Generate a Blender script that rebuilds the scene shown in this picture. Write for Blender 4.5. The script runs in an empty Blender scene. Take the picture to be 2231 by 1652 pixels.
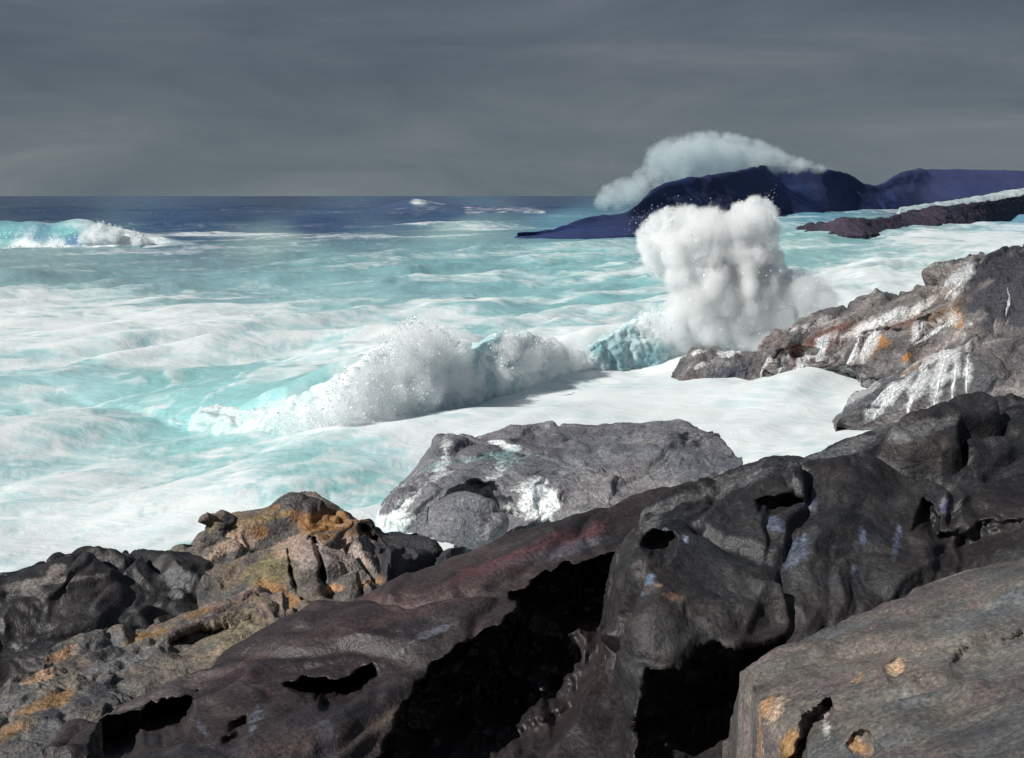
import bpy, math, numpy as np
from mathutils import Vector
from mathutils.bvhtree import BVHTree

# ------------------------------------------------------------------ camera, world, sun
SC = bpy.context.scene
COL = SC.collection
EYE = 9.0
FPX, CX, CY, HOR = 2392.0, 1115.5, 826.0, 425.0       # in pixels of a 2231 x 1652 picture
PITCH = math.atan((CY - HOR) / FPX)
cam_d = bpy.data.cameras.new('camera'); cam = bpy.data.objects.new('camera', cam_d); COL.objects.link(cam)
cam.location = (0, 0, EYE); cam.rotation_euler = (math.pi / 2 - PITCH, 0, 0)
cam_d.sensor_fit = 'HORIZONTAL'; cam_d.sensor_width = 36.0; cam_d.lens = 36.0 * FPX / 2231.0
cam_d.clip_start = 0.1; cam_d.clip_end = 30000
SC.camera = cam

SUN_EL, SUN_AZ = math.radians(39), math.radians(-123)    # azimuth from +Y, clockwise: sun at the left, a little behind
sd = Vector((math.sin(SUN_AZ) * math.cos(SUN_EL), math.cos(SUN_AZ) * math.cos(SUN_EL), math.sin(SUN_EL)))
sun_d = bpy.data.lights.new('sun', 'SUN'); sun_d.energy = 4.9; sun_d.angle = math.radians(0.5); sun_d.color = (1.0, 0.97, 0.92)
sun = bpy.data.objects.new('sun', sun_d); COL.objects.link(sun)
sun.rotation_euler = sd.to_track_quat('Z', 'Y').to_euler()

def lin(r, g, b):
    return tuple(((c / 255) / 12.92 if c / 255 <= 0.04045 else ((c / 255 + 0.055) / 1.055) ** 2.4) for c in (r, g, b))

W = bpy.data.worlds.new('World'); SC.world = W; W.use_nodes = True
nt = W.node_tree; nt.nodes.clear()
def N(tree, typ, **kw):
    n = tree.nodes.new(typ)
    for k, v in kw.items():
        setattr(n, k, v)
    return n
def ramp(n, stops):
    el = n.color_ramp.elements
    while len(el) > 1: el.remove(el[-1])
    el[0].position = stops[0][0]; el[0].color = (*stops[0][1], 1)
    for p, c in stops[1:]:
        e = el.new(p); e.color = (*c, 1)
out = N(nt, 'ShaderNodeOutputWorld'); bg = N(nt, 'ShaderNodeBackground')
sky = N(nt, 'ShaderNodeTexSky', sky_type='NISHITA', sun_disc=False)
sky.sun_elevation = SUN_EL; sky.sun_rotation = SUN_AZ
skys = N(nt, 'ShaderNodeMix', data_type='RGBA', blend_type='MULTIPLY'); skys.inputs[0].default_value = 1
skys.inputs[7].default_value = (0.06, 0.06, 0.06, 1)
nt.links.new(sky.outputs[0], skys.inputs[6])
tc = N(nt, 'ShaderNodeTexCoord'); sep = N(nt, 'ShaderNodeSeparateXYZ'); nt.links.new(tc.outputs['Generated'], sep.inputs[0])
mp = N(nt, 'ShaderNodeMapping'); mp.inputs['Scale'].default_value = (2.6, 2.6, 11); mp.inputs['Rotation'].default_value = (0, math.radians(-9), 0)
nt.links.new(tc.outputs['Generated'], mp.inputs[0])
n1 = N(nt, 'ShaderNodeTexNoise'); n1.inputs['Scale'].default_value = 1.6; n1.inputs['Detail'].default_value = 7; n1.inputs['Roughness'].default_value = 0.6; n1.inputs['Distortion'].default_value = 0.45
nt.links.new(mp.outputs[0], n1.inputs[0])
r1 = N(nt, 'ShaderNodeValToRGB'); ramp(r1, [(0.30, lin(80, 90, 103)), (0.45, lin(90, 99, 111)), (0.58, lin(98, 106, 116)), (0.75, lin(112, 119, 127))])
nt.links.new(n1.outputs[0], r1.inputs[0])
r2 = N(nt, 'ShaderNodeValToRGB'); ramp(r2, [(0.0, (1.32, 1.36, 1.24)), (0.035, (1.2, 1.24, 1.14)), (0.10, (1.0, 1.0, .96)), (0.2, (0.86, 0.89, 0.93)), (1, (0.84, 0.89, 0.96))])
nt.links.new(sep.outputs[2], r2.inputs[0])
mm = N(nt, 'ShaderNodeMix', data_type='RGBA', blend_type='MULTIPLY'); mm.inputs[0].default_value = 1
nt.links.new(r1.outputs[0], mm.inputs[6]); nt.links.new(r2.outputs[0], mm.inputs[7])
mx = N(nt, 'ShaderNodeMix', data_type='RGBA'); mx.inputs[0].default_value = 0.94     # thin clear sky behind the cloud deck
nt.links.new(skys.outputs[2], mx.inputs[6]); nt.links.new(mm.outputs[2], mx.inputs[7])
nt.links.new(mx.outputs[2], bg.inputs[0]); bg.inputs[1].default_value = 1.0
nt.links.new(bg.outputs[0], out.inputs[0])

SC.view_settings.view_transform = 'Standard'; SC.view_settings.look = 'None'
SC.view_settings.exposure = 0; SC.view_settings.gamma = 1
SC.render.engine = 'CYCLES'
SC.cycles.max_bounces = 16; SC.cycles.diffuse_bounces = 5; SC.cycles.glossy_bounces = 3; SC.cycles.volume_bounces = 12
SC.cycles.use_denoising = True

# ------------------------------------------------------------------ numeric helpers
RNG = np.random.default_rng(7)
CP, SP = math.cos(PITCH), math.sin(PITCH)
def ray(u, v):
    a = (np.asarray(u, float) - CX) / FPX; b = (CY - np.asarray(v, float)) / FPX
    return np.stack([a, CP + b * SP, -SP + b * CP], -1)
def P(u, v, Y):
    d = ray(u, v); t = np.asarray(Y, float) / d[..., 1]
    return d * t[..., None] + np.array([0, 0, EYE])
def Pz(u, v, z=0.0):
    d = ray(u, v); t = (z - EYE) / d[..., 2]
    return d * t[..., None] + np.array([0, 0, EYE])
def project(p):
    q = p - np.array([0, 0, EYE])
    f = q[..., 1] * CP - q[..., 2] * SP; up = q[..., 1] * SP + q[..., 2] * CP
    f = np.where(np.abs(f) < 1e-3, 1e-3, f)
    return CX + FPX * q[..., 0] / f, CY - FPX * up / f

def _h(ix, iy, iz, s):
    h = (ix.astype(np.uint32) * np.uint32(374761393) + iy.astype(np.uint32) * np.uint32(668265263)
         + iz.astype(np.uint32) * np.uint32(2147483647) + np.uint32(s * 144665 + 12345))
    h = (h ^ (h >> np.uint32(13))) * np.uint32(1274126177)
    h = (h ^ (h >> np.uint32(16))) * np.uint32(2246822519)
    return ((h ^ (h >> np.uint32(15))) & np.uint32(0xFFFFFF)).astype(np.float64) / 16777215.0
def vnoise(p, seed=0):
    f = np.floor(p); i = f.astype(np.int64); w = p - f; w = w * w * w * (w * (w * 6 - 15) + 10)
    r = 0
    for dx in (0, 1):
        for dy in (0, 1):
            for dz in (0, 1):
                k = _h(i[..., 0] + dx, i[..., 1] + dy, i[..., 2] + dz, seed)
                r = r + k * (w[..., 0] if dx else 1 - w[..., 0]) * (w[..., 1] if dy else 1 - w[..., 1]) * (w[..., 2] if dz else 1 - w[..., 2])
    return r * 2 - 1
def fbm(p, octv=4, seed=0, gain=0.5, lac=2.03):
    r = 0; a = 1.0; tot = 0
    for o in range(octv):
        r = r + a * vnoise(p + 17.3 * o, seed + o); tot += a; a *= gain; p = p * lac
    return r / tot
def facets(p, seed=0):
    """cells with a random plane in each: chipped faces with steps; also the edge distance"""
    f = np.floor(p); i = f.astype(np.int64)
    d1 = np.full(p.shape[:-1], 9.0); d2 = d1.copy(); best = np.zeros(p.shape[:-1])
    for dx in (-1, 0, 1):
        for dy in (-1, 0, 1):
            for dz in (-1, 0, 1):
                a, b, c = i[..., 0] + dx, i[..., 1] + dy, i[..., 2] + dz
                q = np.stack([a + _h(a, b, c, seed), b + _h(a, b, c, seed + 1), c + _h(a, b, c, seed + 2)], -1)
                v = p - q; d = np.sqrt((v * v).sum(-1))
                val = (v[..., 0] * (_h(a, b, c, seed + 3) - .5) + v[..., 1] * (_h(a, b, c, seed + 4) - .5) + v[..., 2] * (_h(a, b, c, seed + 5) - .5)) * 1.6 + (_h(a, b, c, seed + 6) - .5)
                m = d < d1
                d2 = np.where(m, d1, np.minimum(d2, d)); best = np.where(m, val, best); d1 = np.where(m, d, d1)
    return best, d2 - d1
def sstep(a, b, x):
    t = np.clip((x - a) / (b - a + 1e-9), 0, 1); return t * t * (3 - 2 * t)
def poly_dist(u, v, poly):
    """signed pixel distance, positive inside"""
    poly = np.asarray(poly, float); n = len(poly)
    ins = np.zeros(u.shape, bool); dm = np.full(u.shape, 1e9)
    for k in range(n):
        x0, y0 = poly[k]; x1, y1 = poly[(k + 1) % n]
        ex, ey = x1 - x0, y1 - y0
        t = np.clip(((u - x0) * ex + (v - y0) * ey) / (ex * ex + ey * ey + 1e-9), 0, 1)
        dm = np.minimum(dm, np.hypot(u - x0 - t * ex, v - y0 - t * ey))
        if y0 != y1:
            c = ((y0 > v) != (y1 > v)) & (u < (x1 - x0) * (v - y0) / (y1 - y0) + x0)
            ins ^= c
    return np.where(ins, dm, -dm)

# ------------------------------------------------------------------ mesh helpers
def mesh_from(name, verts, faces, smooth=True):
    me = bpy.data.meshes.new(name); k = faces.shape[1]
    me.vertices.add(len(verts)); me.vertices.foreach_set('co', np.ascontiguousarray(verts, np.float32).ravel())
    me.loops.add(faces.size); me.loops.foreach_set('vertex_index', np.ascontiguousarray(faces, np.int32).ravel())
    me.polygons.add(len(faces)); me.polygons.foreach_set('loop_start', np.arange(0, faces.size, k, dtype=np.int32))
    me.polygons.foreach_set('use_smooth', np.full(len(faces), smooth))
    me.update(calc_edges=True)
    return me
def fattr(me, name, vals):
    a = me.attributes.new(name, 'FLOAT', 'POINT'); a.data.foreach_set('value', np.ascontiguousarray(vals, np.float32).ravel())
def cattr(me, name, rgb):
    a = me.attributes.new(name, 'FLOAT_COLOR', 'POINT')
    c = np.ones((len(rgb), 4), np.float32); c[:, :3] = rgb; a.data.foreach_set('color', c.ravel())
def put(name, verts, faces, mat, parent=None, origin=None, smooth=True, attrs=None):
    """one mesh object whose origin is at its base; a child keeps its parent's frame"""
    if origin is None and parent is None:
        lo, hi = verts.min(0), verts.max(0); origin = np.array([(lo[0] + hi[0]) / 2, (lo[1] + hi[1]) / 2, lo[2]])
    if parent is not None:
        origin = np.array(parent.location)
    me = mesh_from(name, verts - origin, faces, smooth)
    for k, v in (attrs or {}).items():
        (cattr if np.ndim(v) == 2 else fattr)(me, k, v)
    me.materials.append(mat)
    o = bpy.data.objects.new(name, me); COL.objects.link(o)
    if parent is not None: o.parent = parent
    else: o.location = origin
    return o
def tag(o, label=None, cat=None, group=None, kind=None):
    if label: o['label'] = label
    if cat: o['category'] = cat
    if group: o['group'] = group
    if kind: o['kind'] = kind
    return o
def empty(name, loc):
    o = bpy.data.objects.new(name, None); COL.objects.link(o); o.location = loc; o.empty_display_size = 0.3
    return o
def grid_faces(nv, nu):
    i = np.arange(nv - 1)[:, None] * nu + np.arange(nu - 1)[None]
    return np.stack([i, i + 1, i + nu + 1, i + nu], -1).reshape(-1, 4)

def catmull(pts, t, sharp=0.0):
    """pts (n, k, 3) interpolated along axis 0 at t in 0..1"""
    n = len(pts); s = np.clip(t, 0, 1) * (n - 1); i = np.minimum(s.astype(int), n - 2); f = (s - i)
    f = f.reshape((-1,) + (1,) * (pts.ndim - 1))
    g = lambda k: pts[np.clip(k, 0, n - 1)]
    p0, p1, p2, p3 = g(i - 1), g(i), g(i + 1), g(i + 2)
    c = 0.5 * (2 * p1 + (p2 - p0) * f + (2 * p0 - 5 * p1 + 4 * p2 - p3) * f ** 2 + (3 * p1 - p0 - 3 * p2 + p3) * f ** 3)
    l = p1 * (1 - f) + p2 * f
    return c * (1 - sharp) + l * sharp
def row_pts(row):
    o = []
    for r in row:
        if len(r) == 2: o.append(Pz(r[0], r[1], -0.4))
        elif len(r) == 4: o.append(Pz(r[0], r[1], r[3]))
        else: o.append(P(*r))
    return np.array(o)
def loft(rows, nu, nv, back=None, base=None, sharp=0.35, vbias=None):
    """rows run left to right, from the hidden back over the crest to the foot in front; gives grid (nv, nu, 3)"""
    R = np.array([row_pts(r) for r in rows])
    if back:
        c = R[0]; b1 = c + np.array([0, .32 * back, -.22 * back - .10]); b2 = c + np.array([0, back, 0]); b2[:, 2] = np.minimum(c[:, 2] - .8 * back, base if base is not None else c[:, 2] - back)
        R = np.concatenate([[b2, b1], R])
    t = np.linspace(0, 1, nu)
    R = np.stack([catmull(r, t, sharp) for r in R])
    # rows spaced by their mean length
    L = np.linalg.norm(np.diff(R, axis=0), axis=2).mean(1)
    if back: L[:2] *= .5
    if vbias is not None: L = L * np.asarray(vbias)
    cum = np.concatenate([[0], np.cumsum(L)]) / L.sum()
    tt = np.interp(np.linspace(0, 1, nv), cum, np.linspace(0, 1, len(R)))
    return catmull(R, tt, sharp)
def normals(G):
    du = np.gradient(G, axis=1); dv = np.gradient(G, axis=0)
    n = np.cross(dv, du); n /= np.linalg.norm(n, axis=-1, keepdims=True) + 1e-9
    return n
def skirt(G, zb):
    """close a patch downward: a ring of vertices dropped to zb around its border"""
    nv, nu = G.shape[:2]
    big = np.zeros((nv + 2, nu + 2, 3)); big[1:-1, 1:-1] = G
    big[0, 1:-1] = G[0]; big[-1, 1:-1] = G[-1]; big[1:-1, 0] = G[:, 0]; big[1:-1, -1] = G[:, -1]
    big[0, 0] = G[0, 0]; big[0, -1] = G[0, -1]; big[-1, 0] = G[-1, 0]; big[-1, -1] = G[-1, -1]
    ring = np.zeros(big.shape[:2], bool); ring[0] = ring[-1] = True; ring[:, 0] = ring[:, -1] = True
    big[..., 2] = np.where(ring, np.minimum(big[..., 2], zb), big[..., 2])
    return big

# ------------------------------------------------------------------ materials
def new_mat(name):
    m = bpy.data.materials.new(name); m.use_nodes = True; t = m.node_tree; t.nodes.clear()
    o = N(t, 'ShaderNodeOutputMaterial'); b = N(t, 'ShaderNodeBsdfPrincipled'); t.links.new(b.outputs[0], o.inputs[0])
    return m, t, b
def mixc(t, fac, a, b, blend='MIX'):
    m = N(t, 'ShaderNodeMix', data_type='RGBA', blend_type=blend)
    for s, v in ((0, fac), (6, a), (7, b)):
        if hasattr(v, 'is_output'): t.links.new(v, m.inputs[s])
        else: m.inputs[s].default_value = v if s == 0 else (*v, 1)
    return m.outputs[2]
def math_(t, op, a, b=0.0, clamp=False):
    m = N(t, 'ShaderNodeMath', operation=op); m.use_clamp = clamp
    for s, v in ((0, a), (1, b)):
        if hasattr(v, 'is_output'): t.links.new(v, m.inputs[s])
        else: m.inputs[s].default_value = v
    return m.outputs[0]
def noise(t, vec, scale, detail=6, rough=.55, dist=0.0):
    n = N(t, 'ShaderNodeTexNoise'); n.inputs['Scale'].default_value = scale; n.inputs['Detail'].default_value = detail
    n.inputs['Roughness'].default_value = rough; n.inputs['Distortion'].default_value = dist
    if vec is not None: t.links.new(vec, n.inputs[0])
    return n.outputs[0]

def rock_mat(name, stops, unit, rough=(.35, .75), spec=.5, strata=(0, math.radians(-22), math.radians(18)), bump=.22, hue_amt=1.0, grain=1.0):
    """stops: colours over a grain noise; unit: size in metres of the grain"""
    m, t, b = new_mat(name)
    tcn = N(t, 'ShaderNodeTexCoord')
    mp = N(t, 'ShaderNodeMapping'); mp.inputs['Rotation'].default_value = strata; mp.inputs['Scale'].default_value = (.75, .95, 1.08)
    t.links.new(tcn.outputs['Object'], mp.inputs[0])
    ns = noise(t, mp.outputs[0], 1.5 / unit, 5.5, .66, .35)
    r = N(t, 'ShaderNodeValToRGB'); ramp(r, stops); t.links.new(ns, r.inputs[0])
    big = noise(t, mp.outputs[0], .3 / unit, 4, .55, .4)
    rb = N(t, 'ShaderNodeValToRGB'); ramp(rb, [(.3, (.62, .62, .66)), (.5, (1, 1, 1)), (.72, (1.4, 1.32, 1.25))]); t.links.new(big, rb.inputs[0])
    c = mixc(t, 1.0, r.outputs[0], rb.outputs[0], 'MULTIPLY')
    hue = noise(t, mp.outputs[0], .55 / unit, 5, .6, .8)
    rh = N(t, 'ShaderNodeValToRGB'); ramp(rh, [(.3, (.86, .98, 1.16)), (.42, (.95, 1.0, 1.04)), (.52, (1.08, .98, .92)), (.62, (1.14, .94, .98)), (.72, (.98, 1.03, .9))]); t.links.new(hue, rh.inputs[0])
    c = mixc(t, hue_amt, c, rh.outputs[0], 'MULTIPLY')
    fine = noise(t, tcn.outputs['Object'], 15 / unit, 2.5, .7)
    rf = N(t, 'ShaderNodeValToRGB'); ramp(rf, [(.3, (.45, .45, .47)), (.48, (.95, .95, .95)), (.62, (1.35, 1.33, 1.3)), (.74, (2.1, 2.06, 2.0))]); t.links.new(fine, rf.inputs[0])
    a = N(t, 'ShaderNodeAttribute', attribute_name='tint'); w = N(t, 'ShaderNodeAttribute', attribute_name='tintw')
    brk = math_(t, 'ADD', math_(t, 'MULTIPLY', ns, .62), math_(t, 'MULTIPLY', fine, .38))
    wn = math_(t, 'MULTIPLY_ADD', brk, 1.5); t.nodes[-1].inputs[2].default_value = -.75
    mw = N(t, 'ShaderNodeMapRange'); mw.inputs[1].default_value = .2; mw.inputs[2].default_value = .72; mw.inputs[4].default_value = .95
    t.links.new(math_(t, 'ADD', w.outputs['Fac'], math_(t, 'MULTIPLY', wn, math_(t, 'MINIMUM', math_(t, 'MULTIPLY', w.outputs['Fac'], 6.0), 1.0))), mw.inputs[0]); ww = mw.outputs[0]
    c = mixc(t, ww, c, a.outputs['Color'])
    c = mixc(t, grain, c, rf.outputs[0], 'MULTIPLY')
    t.links.new(c, b.inputs['Base Color'])
    mr = N(t, 'ShaderNodeMapRange'); mr.inputs[1].default_value = .3; mr.inputs[2].default_value = .7; mr.inputs[3].default_value = rough[0]; mr.inputs[4].default_value = rough[1]
    t.links.new(big, mr.inputs[0]); t.links.new(mr.outputs[0], b.inputs['Roughness'])
    b.inputs['Specular IOR Level'].default_value = spec
    crack = N(t, 'ShaderNodeTexVoronoi', feature='DISTANCE_TO_EDGE'); crack.inputs['Scale'].default_value = 1.1 / unit; 
    wv = N(t, 'ShaderNodeVectorMath', operation='ADD'); t.links.new(mp.outputs[0], wv.inputs[0])
    nc = N(t, 'ShaderNodeTexNoise'); nc.inputs['Scale'].default_value = 1.5 / unit; t.links.new(mp.outputs[0], nc.inputs[0])
    sc = N(t, 'ShaderNodeVectorMath', operation='SCALE'); sc.inputs['Scale'].default_value = unit * .7; t.links.new(nc.outputs[1], sc.inputs[0]); t.links.new(sc.outputs[0], wv.inputs[1])
    t.links.new(wv.outputs[0], crack.inputs[0])
    cr = N(t, 'ShaderNodeMapRange'); cr.inputs[1].default_value = 0; cr.inputs[2].default_value = .06; cr.inputs[3].default_value = 0; cr.inputs[4].default_value = 1; t.links.new(crack.outputs[0], cr.inputs[0])
    h = math_(t, 'ADD', math_(t, 'MULTIPLY', ns, .42), math_(t, 'MULTIPLY', fine, .5))
    h = math_(t, 'ADD', h, math_(t, 'MULTIPLY', cr.outputs[0], .16))
    bp = N(t, 'ShaderNodeBump'); bp.inputs['Strength'].default_value = bump; bp.inputs['Distance'].default_value = unit * .35
    t.links.new(h, bp.inputs['Height']); t.links.new(bp.outputs[0], b.inputs['Normal'])
    return m

M = {}
M['dark'] = rock_mat('dark_wet_rock', [(.25, (.008, .008, .010)), (.42, (.015, .0145, .0165)), (.55, (.022, .021, .0225)), (.68, (.033, .032, .034)), (.82, (.066, .065, .068))], .5, rough=(.38, .7))
M['slab'] = rock_mat('brown_slab_rock', [(.25, (.010, .0085, .010)), (.42, (.020, .016, .0175)), (.56, (.030, .0235, .025)), (.68, (.042, .036, .038)), (.82, (.075, .069, .071))], .5, rough=(.4, .75))
M['near'] = rock_mat('grey_ledge_rock', [(.25, (.045, .045, .044)), (.42, (.082, .081, .077)), (.56, (.112, .11, .104)), (.7, (.145, .14, .13)), (.85, (.23, .21, .185))], .3, rough=(.5, .85))
M['grey'] = rock_mat('grey_sea_rock', [(.25, (.075, .078, .088)), (.42, (.125, .128, .142)), (.56, (.165, .169, .184)), (.68, (.205, .21, .224)), (.85, (.38, .39, .4))], 1.2, rough=(.4, .7), hue_amt=.3, bump=.4)
M['cliff'] = rock_mat('weathered_cliff_rock', [(.25, (.035, .034, .038)), (.4, (.095, .09, .092)), (.5, (.15, .14, .138)), (.6, (.24, .23, .225)), (.7, (.42, .41, .4)), (.85, (.6, .6, .6))], 1.6, rough=(.4, .8), hue_amt=.35, bump=.6)
M['lichen'] = rock_mat('lichen_rock', [(.25, (.035, .032, .036)), (.42, (.085, .078, .075)), (.55, (.14, .125, .105)), (.66, (.2, .165, .13)), (.8, (.34, .28, .23))], .55, rough=(.55, .9), bump=.4)
M['far'] = rock_mat('far_haze_blue_rock', [(.25, (.030, .044, .112)), (.5, (.036, .052, .132)), (.75, (.043, .062, .152))], 40, rough=(.8, .95), spec=.1, bump=.03, grain=.12)  # blue of the distant air put into the base colour
M['reef'] = rock_mat('far_purple_rock', [(.25, (.03, .028, .044)), (.5, (.045, .043, .066)), (.75, (.07, .066, .09))], 9, rough=(.8, .95), spec=.15, bump=.4)

def water_mat(name, unit, frough=.7, wrough=.22, bump=.5, sss=0, lace=.5):
    m, t, b = new_mat(name)
    tcn = N(t, 'ShaderNodeTexCoord')
    mp = N(t, 'ShaderNodeMapping'); mp.inputs['Rotation'].default_value = (0, 0, math.radians(-51)); mp.inputs['Scale'].default_value = (.5, 1.05, 1)
    t.links.new(tcn.outputs['Object'], mp.inputs[0])
    n_a = noise(t, mp.outputs[0], .9 / unit, 5, .66, 1.2)
    n_b = noise(t, mp.outputs[0], 4.5 / unit, 2.5, .6, .6)
    fo = N(t, 'ShaderNodeAttribute', attribute_name='foam'); wc = N(t, 'ShaderNodeAttribute', attribute_name='wcol')
    k = math_(t, 'MULTIPLY_ADD', n_a, 1.25); t.nodes[-1].inputs[2].default_value = -.66
    f = math_(t, 'ADD', fo.outputs['Fac'], k)
    mr = N(t, 'ShaderNodeMapRange', interpolation_type='SMOOTHSTEP'); mr.inputs[1].default_value = .08; mr.inputs[2].default_value = 1.02; t.links.new(f, mr.inputs[0])
    wv = N(t, 'ShaderNodeVectorMath', operation='ADD'); sc_ = N(t, 'ShaderNodeVectorMath', operation='SCALE'); sc_.inputs['Scale'].default_value = unit * 1.1
    nw_ = N(t, 'ShaderNodeTexNoise'); nw_.inputs['Scale'].default_value = .8 / unit; nw_.inputs['Detail'].default_value = 3; t.links.new(mp.outputs[0], nw_.inputs[0])
    t.links.new(nw_.outputs[1], sc_.inputs[0]); t.links.new(mp.outputs[0], wv.inputs[0]); t.links.new(sc_.outputs[0], wv.inputs[1])
    vo = N(t, 'ShaderNodeTexVoronoi', feature='DISTANCE_TO_EDGE'); vo.inputs['Scale'].default_value = 1.5 / unit; t.links.new(wv.outputs[0], vo.inputs[0])
    hl = N(t, 'ShaderNodeMapRange', interpolation_type='SMOOTHSTEP'); hl.inputs[1].default_value = .05; hl.inputs[2].default_value = .26; t.links.new(vo.outputs[0], hl.inputs[0])
    msk = N(t, 'ShaderNodeMapRange', interpolation_type='SMOOTHSTEP'); msk.inputs[1].default_value = .42; msk.inputs[2].default_value = .62; t.links.new(noise(t, mp.outputs[0], .35 / unit, 3, .6), msk.inputs[0])
    fm = math_(t, 'MULTIPLY', mr.outputs[0], math_(t, 'SUBTRACT', 1.0, math_(t, 'MULTIPLY', math_(t, 'MULTIPLY', hl.outputs[0], msk.outputs[0]), lace)))
    vr = N(t, 'ShaderNodeValToRGB'); ramp(vr, [(.3, (.88, .91, .91)), (.5, (1, 1, 1)), (.7, (1.08, 1.06, 1.06))]); t.links.new(n_b, vr.inputs[0])
    water = mixc(t, 1.0, wc.outputs['Color'], vr.outputs[0], 'MULTIPLY')
    c = mixc(t, fm, water, (.76, .80, .80))
    t.links.new(c, b.inputs['Base Color'])
    ro = N(t, 'ShaderNodeMapRange'); ro.inputs[3].default_value = wrough; ro.inputs[4].default_value = frough; t.links.new(fm, ro.inputs[0]); t.links.new(ro.outputs[0], b.inputs['Roughness'])
    b.inputs['Specular IOR Level'].default_value = .22; b.inputs['IOR'].default_value = 1.33
    if sss: b.inputs['Subsurface Weight'].default_value = sss; b.inputs['Subsurface Radius'].default_value = (.5, .8, .85); b.inputs['Subsurface Scale'].default_value = .45
    h = math_(t, 'ADD', math_(t, 'MULTIPLY', n_a, .8), math_(t, 'MULTIPLY', n_b, .3))
    bp = N(t, 'ShaderNodeBump'); bp.inputs['Strength'].default_value = bump; bp.inputs['Distance'].default_value = unit * .5
    t.links.new(h, bp.inputs['Height']); t.links.new(bp.outputs[0], b.inputs['Normal'])
    return m
M['sea'] = water_mat('sea_water', 1.7, bump=.15)
M['bore'] = water_mat('churning_water', .9, bump=.5, sss=.5)
M['farwave'] = water_mat('far_wave_water', 4, bump=.4, lace=.1)
def runoff_mat():
    m, t, b = new_mat('running_white_water'); tcn = N(t, 'ShaderNodeTexCoord')
    mp = N(t, 'ShaderNodeMapping'); mp.inputs['Scale'].default_value = (7, 4, .6); t.links.new(tcn.outputs['Object'], mp.inputs[0])
    n = noise(t, mp.outputs[0], 2.2, 6, .65, .4); r = N(t, 'ShaderNodeValToRGB'); ramp(r, [(.32, (.13, .135, .14)), (.46, (.38, .39, .4)), (.6, (.76, .78, .79))]); t.links.new(n, r.inputs[0]); t.links.new(r.outputs[0], b.inputs['Base Color'])
    b.inputs['Roughness'].default_value = .35
    return m
M['runoff'] = runoff_mat()
def spray_mat(name, col):
    m, t, b = new_mat(name); 
    tcn = N(t, 'ShaderNodeTexCoord'); n = noise(t, tcn.outputs['Object'], .9, 6, .6)
    r = N(t, 'ShaderNodeValToRGB'); ramp(r, [(.3, tuple(c * .9 for c in col)), (.6, col)]); t.links.new(n, r.inputs[0]); t.links.new(r.outputs[0], b.inputs['Base Color'])
    b.inputs['Roughness'].default_value = .8; b.inputs['Specular IOR Level'].default_value = .1
    return m
M['spray'] = spray_mat('white_spray', (.84, .88, .895))
M['farspray'] = spray_mat('grey_green_spray', (.5, .6, .61))

# ------------------------------------------------------------------ rock builder
E1 = np.array([.80, .42, .42]); E1 /= np.linalg.norm(E1)
E3 = np.array([-.40, -.12, .90]); E3 -= E1 * E3.dot(E1); E3 /= np.linalg.norm(E3)
E2 = np.cross(E3, E1)
def strata_frame(p): return np.stack([p @ E1, p @ E2, p @ E3], -1)
def rock_shape(G, L, amp, seed, chip=1.0, fade=None, ledge=.42):
    n = normals(G); q = strata_frame(G)
    q = q + .35 * L * np.stack([fbm(G / L, 3, seed + 31), fbm(G / L, 3, seed + 47), fbm(G / L, 3, seed + 59)], -1)
    f1, e1 = facets(q / (L * np.array([2.4, 1.2, .8])), seed)
    f2, e2 = facets(q / (.38 * L * np.array([2.6, 1.1, .7])), seed + 9)
    k1 = sstep(0, .20, e1); k2 = sstep(0, .24, e2)
    d = chip * (1.05 * f1 * k1 + .42 * f2 * k2 - .34 * (1 - sstep(0, .10, e1)))
    lt = q[..., 2] / (.42 * L) + .8 * fbm(q / (L * np.array([3, 1.5, 1.5])), 3, seed + 90); fr = lt - np.floor(lt)
    d = d + ledge * (fr - sstep(.72, 1.0, fr)) * sstep(-.25, .3, fbm(q / (1.6 * L), 2, seed + 93))
    d = d + .42 * fbm(q / (L * np.array([3, 1, .7])), 5, seed + 20) + .16 * fbm(q / (.16 * L * np.array([1.7, 1, .9])), 3, seed + 25)
    if fade is not None: d = d * fade
    return G + n * (amp * d)[..., None]
def carve(G, dents, seed):
    """dents: (polygon in picture pixels, depth in metres, edge width px)"""
    u, v = project(G)
    px = np.median(np.linalg.norm(G - np.array([0, 0, EYE]), axis=-1)) / FPX      # metres per pixel
    uv = np.stack([u, v, u * 0 + seed], -1)
    wob = fbm(uv / 60, 3, seed) * 1.0 + fbm(uv / 22, 2, seed + 3) * .4
    for poly, depth, w in dents:
        pl = np.asarray(poly, float); big = min(np.ptp(pl[:, 0]), np.ptp(pl[:, 1]))
        s = poly_dist(u, v, poly) + wob * min(22, .22 * big)
        k = (.55 * sstep(0, w, s) + .45 * sstep(0, max(w, .35 * big), s)) * depth * (1 + .3 * fbm(uv / 45, 3, seed + 7))
        d = G - np.array([0, 0, EYE]); d = d / np.linalg.norm(d, axis=-1, keepdims=True) + np.array([0, 0, .09])   # hollows reach up behind their lips
        G = G + d * k[..., None]
    return G
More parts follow.
